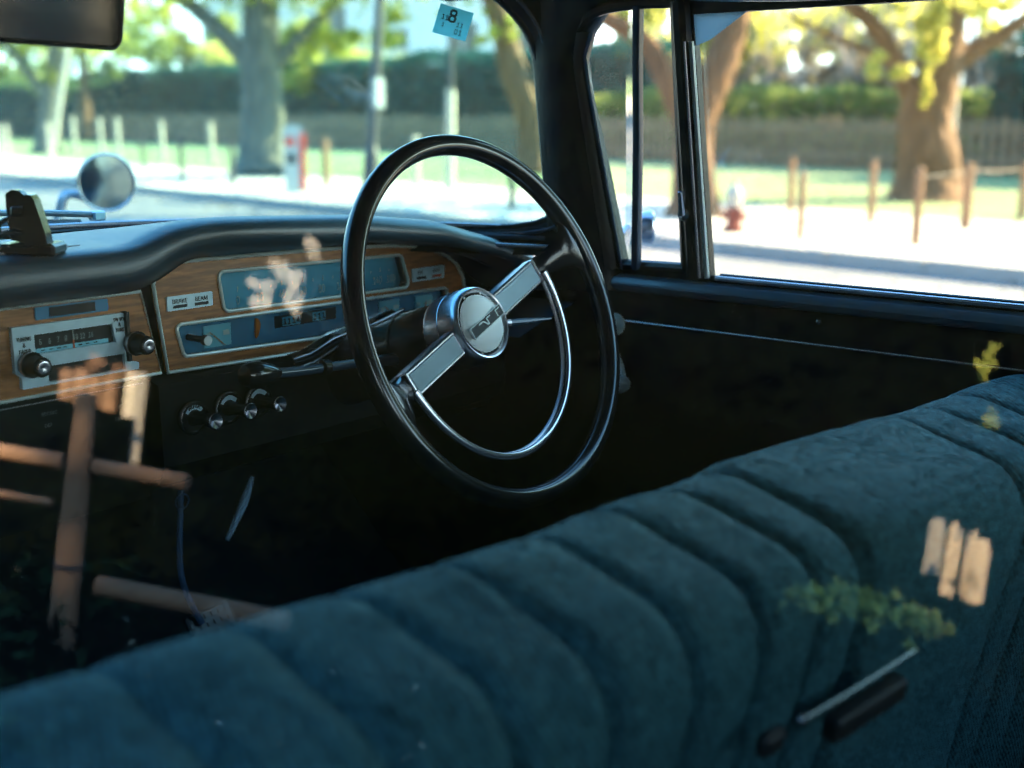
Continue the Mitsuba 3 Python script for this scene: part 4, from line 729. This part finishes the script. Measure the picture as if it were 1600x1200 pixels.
for u_, v_ in ((-0.076, 0.9455), (0.0505, 0.9505)):
    k = Q(rad, 'knob', lathe([(0.0125, 0), (0.0135, 0.004), (0.0135, 0.010), (0.0115, 0.012), (0.0105, 0.028), (0.0085, 0.030), (0.0001, 0.0305)], (u_, FY - 0.010, v_), (0, -1, 0), 26), 'm_black', 30, 'round black radio knob with a bright cap')
    Q(rad, 'knob_ring', lathe([(0.0138, 0.0065), (0.0141, 0.0075), (0.0141, 0.0085), (0.0136, 0.0095)], (u_, FY - 0.010, v_), (0, -1, 0), 26), 'm_chrome', 30)
    Q(rad, 'knob_cap', lathe([(0.0070, 0.0285), (0.0076, 0.030), (0.0070, 0.032), (0.0045, 0.0325), (0.0001, 0.0315)], (u_, FY - 0.010, v_), (0, -1, 0), 26), 'm_chrome', 30)
# heater controls and pull knobs on the lower dashboard
ht = P('heater_panel', fas(extr(rrect(-0.30, 0.848, 0.062, 0.9, 0.004, 4), 0.004), 0.002), 'm_vinyl', False, 'black heater control panel with faint lettering')
Q(ht, 'edge_line', tube([(-0.30, FY - 0.007, 0.9015), (0.062, FY - 0.007, 0.9015)], 0.0008, 6), 'm_chrome_soft')
for s_, u_, v_ in (('RECIRC', -0.055, 0.886), ('DEF', -0.057, 0.873), ('HOT', 0.030, 0.878), ('FAST', 0.030, 0.864)): Q(ht, 'lettering', ftext(s_, 0.0038, u_, v_, 0.0062, wide=0.95), 'm_gray_text', False)
KN = [(0.1125, 0.8545, 'WIPER'), (0.163, 0.857, ''), (0.208, 0.857, '')]
for i, (u_, v_, s_) in enumerate(KN):
    y0 = FY - 0.024
    k = P('control_knob', lathe([(0.019, 0), (0.020, 0.003), (0.0205, 0.006), (0.0195, 0.009), (0.0165, 0.0095), (0.0165, 0.0065), (0.0001, 0.006)], (u_, y0, v_), (0, -1, 0), 30), 'm_rim', 30, 'black pull knob with a bright ring' + (' lettered WIPER' if s_ else f', {"second" if i == 1 else "third"} of the three'))
    Q(k, 'ring', lathe([(0.0204, 0.0052), (0.0209, 0.0062), (0.0200, 0.0085), (0.0192, 0.0092)], (u_, y0, v_), (0, -1, 0), 40), 'm_chrome', 60)
    arc = [(0.0155 * math.cos(q), 0.0155 * math.sin(q)) for q in np.radians(np.linspace(35, 150, 14))] + [(0.0098 * math.cos(q), 0.0098 * math.sin(q)) for q in np.radians(np.linspace(150, 35, 14))]
    Q(k, 'legend_plate', place(extr(arc, 0.0006), (u_, y0 - 0.0064, v_), (1, 0, 0), (0, 0, 1)), 'm_alu', False)
    Q(k, 'stalk', lathe([(0.0100, 0.006), (0.0085, 0.012), (0.006, 0.028), (0.0085, 0.040), (0.0095, 0.046)], (u_ , y0, v_), (0, -1, 0.05), 24), 'm_black')
    Q(k, 'tip', lathe([(0.0095, 0.046), (0.0098, 0.0475), (0.0088, 0.0485), (0.0001, 0.0435)], (u_, y0, v_), (0, -1, 0.05), 24), 'm_chrome', 50)
    if s_:
        for j, ch in enumerate(s_):
            a = math.radians(118 - 14 * j); Q(k, 'lettering', text(ch, 0.0042, (u_ + 0.0118 * math.cos(a), y0 - 0.0072, v_ + 0.0118 * math.sin(a)), x=(math.sin(a), 0, -math.cos(a)), y=(math.cos(a), 0, math.sin(a)), bold=True), 'm_ink', False)
# lower dash shelf in front of the fascia foot
P('lower_dash', loft([[(x, FY + 0.002, 0.905), (x, FY - 0.022, 0.898), (x, FY - 0.024, 0.80), (x, FY - 0.01, 0.775), (x, FY + 0.05, 0.77)] for x in (0.072, 0.38, 0.69)], False), 'm_vinyl', 30)

# ---- steering wheel
TILT = 0.361; WC = V(0.374, 0.929, 0.964); wa, wb, wn = V(1, 0, 0), V(0, math.sin(TILT), math.cos(TILT)), V(0, -math.cos(TILT), math.sin(TILT))
WR = math.radians(21.5)
def W(a, b, h=0.0, turn=True):
    if turn: a, b = a * math.cos(WR) - b * math.sin(WR), a * math.sin(WR) + b * math.cos(WR)
    return WC + a * wa + b * wb + h * wn
R0 = 0.2165
th = np.linspace(0, 2 * np.pi, 161)[:-1]
rim_prof = [(0.0125 * math.cos(a), 0.0135 * math.sin(a)) for a in np.linspace(0, 2 * np.pi, 19)[:-1]]
sw = P('steering_wheel', sweep([W(R0 * math.cos(a), R0 * math.sin(a)) for a in th], rim_prof, wn, True), 'm_rim', 30, 'large thin-rimmed black steering wheel with two metal spokes and a chrome horn ring')
def along(a0, b0, a1, b1, h0, h1, n=2): return [W(a0 + (a1 - a0) * t_, b0 + (b1 - b0) * t_, h0 + (h1 - h0) * t_) for t_ in np.linspace(0, 1, n)]
ex1 = unit(W(1, 0, 0) - WC); ey1 = unit(W(0, 1, 0) - WC)
for s in (1, -1):
    sp = Q(sw, 'spoke', place(box((-0.0515, -0.0165, -0.012), (0.0515, 0.0165, 0.004), 0.002), W(s * 0.0955, 0, -0.030), ex1, ey1), 'm_chrome', False, 'broad chrome-edged spoke with a dark grained inlay')
    Q(sw, 'spoke_inlay', place(box((-0.0475, -0.0125, 0.0), (0.0475, 0.0125, 0.0052), 0.001), W(s * 0.0955, 0, -0.030), ex1, ey1), 'm_spoke_insert', False)
    Q(sw, 'spoke_end', place(box((-0.0022, -0.0165, -0.012), (0.0022, 0.0165, 0.006), 0.001), W(s * 0.1465, 0, -0.030), ex1, ey1), 'm_chrome', False)
    # flared black arm joining the rim
    arm = []
    for f_, hw, hh, h in ((0.145, 0.0155, 0.007, -0.034), (0.165, 0.0155, 0.008, -0.028), (0.185, 0.019, 0.009, -0.012), (0.200, 0.028, 0.009, -0.003), (0.2105, 0.042, 0.008, -0.001)):
        arm.append([W(s * (f_ - 0.10 * (c_ * hw) ** 2 / 0.02 * (f_ > 0.18)), c_ * hw, h + d_ * hh) for c_, d_ in ((-1, 0), (-0.8, 0.8), (0, 1), (0.8, 0.8), (1, 0), (0.8, -0.8), (0, -1), (-0.8, -0.8))])
    Q(sw, 'spoke_arm', loft(arm), 'm_rim', 50)
    Q(sw, 'spoke_back', place(box((-0.06, -0.013, -0.03), (0.05, 0.013, -0.0125), 0.003), W(s * 0.10, 0, -0.030), ex1, ey1), 'm_black', False)
a_ = np.radians(np.linspace(-2, -178, 70))
hr = [W(0.152 * math.cos(q) , 0.155 * math.sin(q) * 1.0 - 0.012 * abs(math.sin(q)), -0.026 + 0.006 * abs(math.cos(q))) for q in a_]
Q(sw, 'horn_ring', sweep(hr, [(0.0048 * math.cos(q), 0.0032 * math.sin(q)) for q in np.linspace(0, 2 * np.pi, 13)[:-1]], wn), 'm_chrome', 40, 'half-round chrome horn ring')
Q(sw, 'horn_ring_back', tube([p_ - wn * 0.008 + (WC - p_) * 0.02 for p_ in hr], 0.003, 8), 'm_chrome_soft')
HB = W(0, 0, -0.018); HS = 1.18
Q(sw, 'hub', lathe([(0.046, -0.058), (0.0475, -0.052), (0.0475, -0.034), (0.0468, -0.0325), (0.0475, -0.031), (0.0475, -0.010), (0.0455, -0.003), (0.0435, 0.0), (0.0412, -0.001), (0.0385, -0.0045)], HB, wn, 48), 'm_chrome', 25, 'round chrome hub of the steering wheel')
Q(sw, 'hub_ring', lathe([(0.0393, -0.0045), (0.035, -0.0072)], HB, wn, 48), 'm_black', False)
for q in np.radians([20, 72, 118, 250, 300, 345]):
    Q(sw, 'hub_stud', place(box((-0.002, -0.0016, 0), (0.002, 0.0016, 0.0015), 0.0004), HB + 0.0372 * (math.cos(q) * wa + math.sin(q) * wb) - wn * 0.0045, math.cos(q) * wa + math.sin(q) * wb, -math.sin(q) * wa + math.cos(q) * wb), 'm_chrome', False)
Q(sw, 'hub_disc', lathe([(0.0358, -0.0048), (0.0352, -0.0015), (0.028, 0.0022), (0.016, 0.0045), (0.007, 0.0052), (0.0001, 0.0054)], HB, wn, 48), 'm_hub_disc', 60, 'clear silvery hub cover')
# emblem bar with a squared chrome letter
EM = 1.18
bar = extr([(-0.0285, -0.0052), (0.0285, -0.0052), (0.0285, 0.0052), (-0.0285, 0.0052)], 0.0022)
Q(sw, 'emblem', place(scaled(bar, EM), HB + wn * 0.0042, ex1, ey1), 'm_ink', False, 'black bar emblem across the hub with an angular chrome letter')
fr = cat(box((-0.0285, 0.0052, 0), (0.0285, 0.0060, 0.0026)), box((-0.0285, -0.0060, 0), (0.0285, -0.0052, 0.0026)), box((0.0279, -0.006, 0), (0.0287, 0.006, 0.0026)), box((-0.0287, -0.006, 0), (-0.0279, 0.006, 0.0026)))
Q(sw, 'emblem_edge', place(scaled(fr, EM), HB + wn * 0.0042, ex1, ey1), 'm_white', False)
Z1 = Polygon([(-0.014, 0.0036), (-0.006, 0.0036), (0.0, -0.0026), (0.0, 0.0036), (0.0075, 0.0036), (0.0075, 0.0027), (0.0012, 0.0027), (0.0012, -0.0036), (-0.001, -0.0036), (-0.0065, 0.0025), (-0.014, 0.0025)])
Z2 = Polygon([(0.0175, -0.0036), (0.0185, -0.0036), (0.0185, 0.0026), (0.0255, 0.0026), (0.0255, 0.0036), (0.0175, 0.0036)])
Z3 = Polygon([(-0.024, -0.0036), (-0.016, -0.0036), (-0.0085, 0.0005), (-0.0092, 0.0013), (-0.0165, -0.0026), (-0.024, -0.0026)])
Q(sw, 'emblem_letter', cat(*[place(scaled(extr(z_.buffer(0.0001), 0.0006), EM), HB + wn * 0.0064, ex1, ey1) for z_ in (Z1, Z2)]), 'm_white', False)
# ---- steering column
sc = P('steering_column', lathe([(0.040, -0.020), (0.042, -0.034), (0.046, -0.085), (0.046, -0.25), (0.030, -0.27), (0.024, -0.29), (0.024, -0.72)], W(0, 0, -0.05), wn, 32), 'm_rim', 30, 'black steering column shroud')
def col(t): return W(0, 0, -t)
Q(sc, 'collar', lathe([(0.0468, -0.088), (0.0475, -0.090), (0.0475, -0.093), (0.0468, -0.095)], W(0, 0, -0.05), wn, 32), 'm_black')
Q(sc, 'indicator_lever', tube([V(0.392, 0.985, 0.948), V(0.44, 0.972, 0.9455), V(0.452, 0.969, 0.945)], [0.0045, 0.0048, 0.0048], 10), 'm_chrome_soft', 30, 'bright indicator lever with a dark tip')
Q(sc, 'indicator_tip', tube([V(0.452, 0.969, 0.945), V(0.475, 0.962, 0.9445), V(0.512, 0.950, 0.9445)], [0.005, 0.0045, 0.0015], 10), 'm_paint')
lv = Q(sc, 'shift_lever', tube(spline([(0.345, 1.055, 0.905), (0.25, 1.05, 0.9125), (0.205, 1.05, 0.9150), (0.155, 1.05, 0.918), (0.13, 1.05, 0.921)], 12), [0.0075] * 4 + [0.0058] * 8, 12), 'm_paint', 30, 'horizontal column shift lever')
Q(sc, 'shift_collar', lathe([(0.0058, 0), (0.0095, 0.002), (0.0095, 0.011), (0.006, 0.013)], (0.205, 1.05, 0.9150), (1, 0, -0.05), 18), 'm_rim')
Q(sc, 'shift_knob', lathe([(0.006, 0), (0.0115, 0.012), (0.0150, 0.028), (0.0150, 0.040), (0.0115, 0.048), (0.0001, 0.051)], (0.143, 1.05, 0.9195), (-1, 0, 0.09), 26), 'm_rim', 30, 'round black shift knob')
Q(ip, 'column_hood', loft([[(x, FY + 0.0, zz), (x, FY - 0.012, zz + 0.004), (x, FY - 0.03, zz - 0.004), (x, FY - 0.032, zz - 0.016), (x, FY - 0.005, zz - 0.022)] for x, zz in zip(np.linspace(0.27, 0.46, 16), np.interp(np.linspace(0.27, 0.46, 16), [0.27, 0.30, 0.335, 0.37, 0.41, 0.44, 0.46], [0.900, 0.902, 0.915, 0.921, 0.925, 0.932, 0.936]))], False), 'm_rim', 50)
for dz_ in (0.0, -0.011): Q(ip, 'hood_trim', tube([(x, FY - 0.026 - dz_ * -0.5, zz + dz_ + 0.001) for x, zz in zip(np.linspace(0.27, 0.47, 16), np.interp(np.linspace(0.27, 0.47, 16), [0.27, 0.30, 0.335, 0.37, 0.41, 0.44, 0.47], [0.899, 0.902, 0.915, 0.921, 0.925, 0.932, 0.939]))], 0.0022, 8), 'm_chrome', True)

# ---- pedals and handbrake
bp = P('brake_pedal', tube(spline([(0.185, 1.31, 0.72), (0.168, 1.295, 0.66), (0.158, 1.28, 0.61), (0.172, 1.262, 0.55)], 14), 0.0042, 10), 'm_dim_blue', 30, 'pedal arm with a chequered rubber pad')
pd0 = V(0.190, 1.25, 0.525); pdx = unit(V(1, 0.0, 0.05)); pdy = unit(V(0, 0.55, 0.83))
Q(bp, 'pad', place(box((-0.035, -0.045, -0.01), (0.035, 0.045, 0.0), 0.003), pd0, pdx, pdy), 'm_rubber', False)
Q(bp, 'pad_studs', cat(*[place(box((u_ - 0.003, v_ - 0.003, 0), (u_ + 0.003, v_ + 0.003, 0.002)), pd0, pdx, pdy) for u_ in np.linspace(-0.027, 0.027, 6) for v_ in np.linspace(-0.036, 0.036, 7)]), 'm_rubber', False)
Q(bp, 'pad_rim', tube([pd0 + pdx * a_ + pdy * b_ for a_, b_ in rrect(-0.035, -0.045, 0.035, 0.045, 0.006, 4)], 0.0009, 6, True), 'm_rubber')
P('release_ring', tube([(0.172 + 0.010 * math.cos(q), 1.29, 0.712 + 0.010 * math.sin(q)) for q in th[::8]], 0.0012, 6, True), 'm_dim_blue', True)
P('bonnet_lever', tube(spline([(0.295, 1.30, 0.715), (0.268, 1.29, 0.683), (0.232, 1.28, 0.645)], 12), np.interp(np.linspace(0, 1, 12), [0, 0.35, 1], [0.003, 0.0065, 0.0035]), 10), 'm_pale_metal', 30, 'slanting bright lever under the dashboard')

# ---- front bench seat: upright channels rolled over the top
from scipy.interpolate import CubicSpline
def seat_y(x): return np.interp(x, [-0.7, -0.458, -0.33, -0.18, -0.1, 0.05, 0.12, 0.24, 0.37, 0.51, 0.65, 0.7], [0.575, 0.545, 0.517, 0.494, 0.485, 0.474, 0.468, 0.456, 0.432, 0.417, 0.402, 0.40])
PR = np.array([(0.10, 0.45), (0.105, 0.62), (0.09, 0.78), (0.062, 0.868), (0.035, 0.905), (0.012, 0.919), (-0.012, 0.9215), (-0.045, 0.914), (-0.085, 0.9035), (-0.110, 0.8925), (-0.1265, 0.872), (-0.1305, 0.850), (-0.127, 0.82), (-0.112, 0.76), (-0.085, 0.62), (-0.06, 0.45), (-0.05, 0.30)])
sl = np.r_[0, np.cumsum(np.linalg.norm(np.diff(PR, axis=0), axis=1))]; cs = CubicSpline(sl, PR); tt = np.linspace(0, sl[-1], 110)
prof_ = cs(tt); dpr = cs(tt, 1); nrm = np.stack([dpr[:, 1], -dpr[:, 0]], 1) * -1; nrm /= np.linalg.norm(nrm, axis=1, keepdims=True)
if nrm[45, 1] < 0: nrm = -nrm
cut = [-0.63, -0.555, -0.48, -0.404, -0.329, -0.254, -0.18, -0.101, -0.024, 0.05, 0.112, 0.372, 0.443, 0.517, 0.590, 0.66]
seat = f'{car}__front_seat'; labels[seat] = {'label': 'teal velour front bench seat with channelled backrest'}
for a, b in zip(cut[:-1], cut[1:]):
    big = b - a > 0.2; n = 34 if big else 18
    f = np.linspace(0, 1, n); x = a + (b - a) * f
    amp = 0.012 if big else 0.0118
    e = np.minimum(f, 1 - f) * (b - a) / 0.019
    bulge = amp * (np.clip(np.minimum(e, 1) * (2 - np.minimum(e, 1)), 0, 1) ** 0.6 - 1)
    if big: bulge = bulge + 0.012 * np.sin(np.pi * f) ** 0.8
    yy = seat_y(x)
    v = np.zeros((n, len(tt), 3)); fade = np.interp(tt, [0, sl[4], sl[6], sl[8], sl[10], sl[13], sl[15], sl[-1]], [0.5, 0.28, 0.32, 0.8, 1.1, 1.1, 0.7, 0.4])
    v[..., 0] = x[:, None] + 0 * tt; v[..., 1] = yy[:, None] + prof_[None, :, 0] + bulge[:, None] * nrm[None, :, 0] * fade; v[..., 2] = prof_[None, :, 1] + bulge[:, None] * nrm[None, :, 1] * fade
    v[..., 2] += 0.004 * (meshkit.fbm(v * 14, 2, 5) - 0.5) * 2; v[..., 1] += 0.003 * (meshkit.fbm(v * 11, 2, 9) - 0.5) * 2
    # the top droops a little towards the near end
    Q(seat, 'channel', trimesh.Trimesh(v.reshape(-1, 3), grid_faces(n, len(tt)), process=False), 'm_velour', True)
Q(seat, 'cushion', box((-0.64, 0.50, 0.27), (0.66, 1.02, 0.46), 0.04), 'm_velour', 30)
# grab bar and ash box on the rear of the backrest
h0, h1 = V(-0.028, 0.318, 0.813), V(0.100, 0.296, 0.822)
Q(seat, 'grab_bar', tube(spline([h0, h0 * 0.5 + h1 * 0.5 + V(0, -0.001, 0.0), h1], 12), 0.0013, 8), 'm_trim', 30, 'thin bright bar on the rear of the backrest')
Q(seat, 'bar_stud', lathe([(0.0028, 0), (0.0034, 0.002), (0.002, 0.004), (0.0001, 0.005)], h0 + V(-0.002, 0.004, -0.002), (-0.3, -1, 0.2), 14), 'm_chrome')
Q(seat, 'bar_bracket', place(box((-0.020, -0.016, -0.010), (0.004, 0.003, 0.001), 0.004), h0 + V(-0.01, 0.010, -0.010), unit(h1 - h0), (0, -0.2, 1)), 'm_ink', False)
Q(seat, 'ash_box', place(box((-0.045, -0.010, -0.012), (0.045, 0.010, 0.0035), 0.003), V(0.080, 0.319, 0.775), unit(h1 - h0), (0, -0.15, 1)), 'm_ink', False, 'dark oblong box on the rear of the backrest')

# ---- mirrors outside
fm = V(0.845, 2.48, 1.054); fa = unit(V(-0.30, -0.955, -0.03))
q_ = P('fender_mirror', lathe([(0.0001, -0.055), (0.025, -0.053), (0.046, -0.042), (0.060, -0.020), (0.065, -0.004), (0.065, 0.003), (0.0615, 0.004), (0.060, -0.001)], fm, fa, 40), 'm_chrome', 40, 'round chrome wing mirror out on the front wing')
Q(q_, 'mirror_glass', lathe([(0.0605, -0.0005), (0.04, 0.0004), (0.02, 0.0009), (0.0001, 0.0011)], fm, fa, 40), 'm_mirror', 60, 'flat mirror face showing the street behind')
Q(q_, 'rim', tube([fm + fa * 0.003 + 0.0632 * (math.cos(q) * unit(np.cross(fa, [0, 0, 1])) + math.sin(q) * unit(np.cross(np.cross(fa, [0, 0, 1]), fa))) for q in np.linspace(0, 2 * np.pi, 41)[:-1]], 0.0035, 8, True), 'm_chrome', True)
Q(q_, 'stalk', tube(spline([fm + V(-0.02, 0.06, -0.035), fm + V(-0.06, 0.075, -0.03), fm + V(-0.068, 0.08, -0.05), fm + V(-0.085, 0.09, -0.12)], 14), [0.010] * 4 + [0.012] * 10, 12), 'm_chrome_soft')
dm = P('door_mirror', lathe([(0.0001, -0.03), (0.016, -0.028), (0.025, -0.012), (0.027, 0.0), (0.024, 0.004), (0.0001, 0.003)], (0.905, 1.055, 1.03), (0.62, -0.78, 0), 24), 'm_chrome', 40, 'small chrome mirror on the outside of the driver door')
Q(dm, 'foot', tube([(0.86, 1.07, 1.03), (0.80, 1.06, 1.0), (0.755, 1.05, 0.965)], 0.008, 8), 'm_chrome')

# ------------------------------------------------------------------ phone holder resting on the dash
ph = thing('phone_holder', 'black plastic phone clamp standing on the dashboard pad', 'phone holder')
bo = V(-0.098, 1.135, 1.069); bx = unit(V(0.64, -0.77, 0)); bn = np.cross(bx, V(0, 0, 1))
def hp(u_, v_, d_=0): return bo + bx * u_ + V(0, 0, v_) + bn * -d_
def slabp(pts, d0_, d1_): return place(extr(spline(pts, 28, True) if len(pts) > 4 else pts, d1_ - d0_), bo - np.cross(bx, V(0, 0, 1)) * -d0_ * -1, bx, (0, 0, 1))
add(ph + '__base', place(box((-0.020, -0.002, -0.016), (0.036, 0.010, 0.022), 0.003), bo, bx, (0, 0, 1)), 'm_rim', False)
add(ph + '__base_foot', place(box((-0.060, -0.001, -0.010), (-0.018, 0.004, 0.012), 0.001), bo, bx, (0, 0, 1)), 'm_black', False)
add(ph + '__jaw', place(extr([(0.006, 0.004), (0.030, 0.004), (0.028, 0.020), (0.020, 0.052), (0.017, 0.057), (0.012, 0.058), (0.009, 0.055), (0.008, 0.030)], 0.016), bo + bn * 0.004, bx, (0, 0, 1)), 'm_rim', False)
add(ph + '__jaw', place(extr([(-0.014, 0.012), (0.006, 0.008), (0.008, 0.045), (0.004, 0.054), (-0.002, 0.0605), (-0.010, 0.061), (-0.0155, 0.057), (-0.016, 0.045)], 0.012), bo - bn * 0.012, bx, (0, 0, 1)), 'm_rim', False)
add(ph + '__grip', place(box((-0.008, 0.036, -0.004), (0.006, 0.046, 0.012), 0.002), bo, bx, (0, 0, 1)), 'm_black', False)
add(ph + '__hook', tube(spline([bo + bx * -0.012 + V(0, 0, 0.034) + bn * 0.004, bo + bx * -0.021 + V(0, 0, 0.028) + bn * 0.006, bo + bx * -0.022 + V(0, 0, 0.019) + bn * 0.006, bo + bx * -0.014 + V(0, 0, 0.0155) + bn * 0.008], 14), 0.0022, 8), 'm_rim')
add(ph + '__arm', tube(spline([bo + bx * -0.024 + V(0, 0, 0.016) + bn * 0.012, bo + bx * 0.0 + V(0, 0, 0.021) + bn * 0.014, bo + bx * 0.008 + V(0, 0, 0.019) + bn * 0.014], 10), 0.0024, 8), 'm_rim')
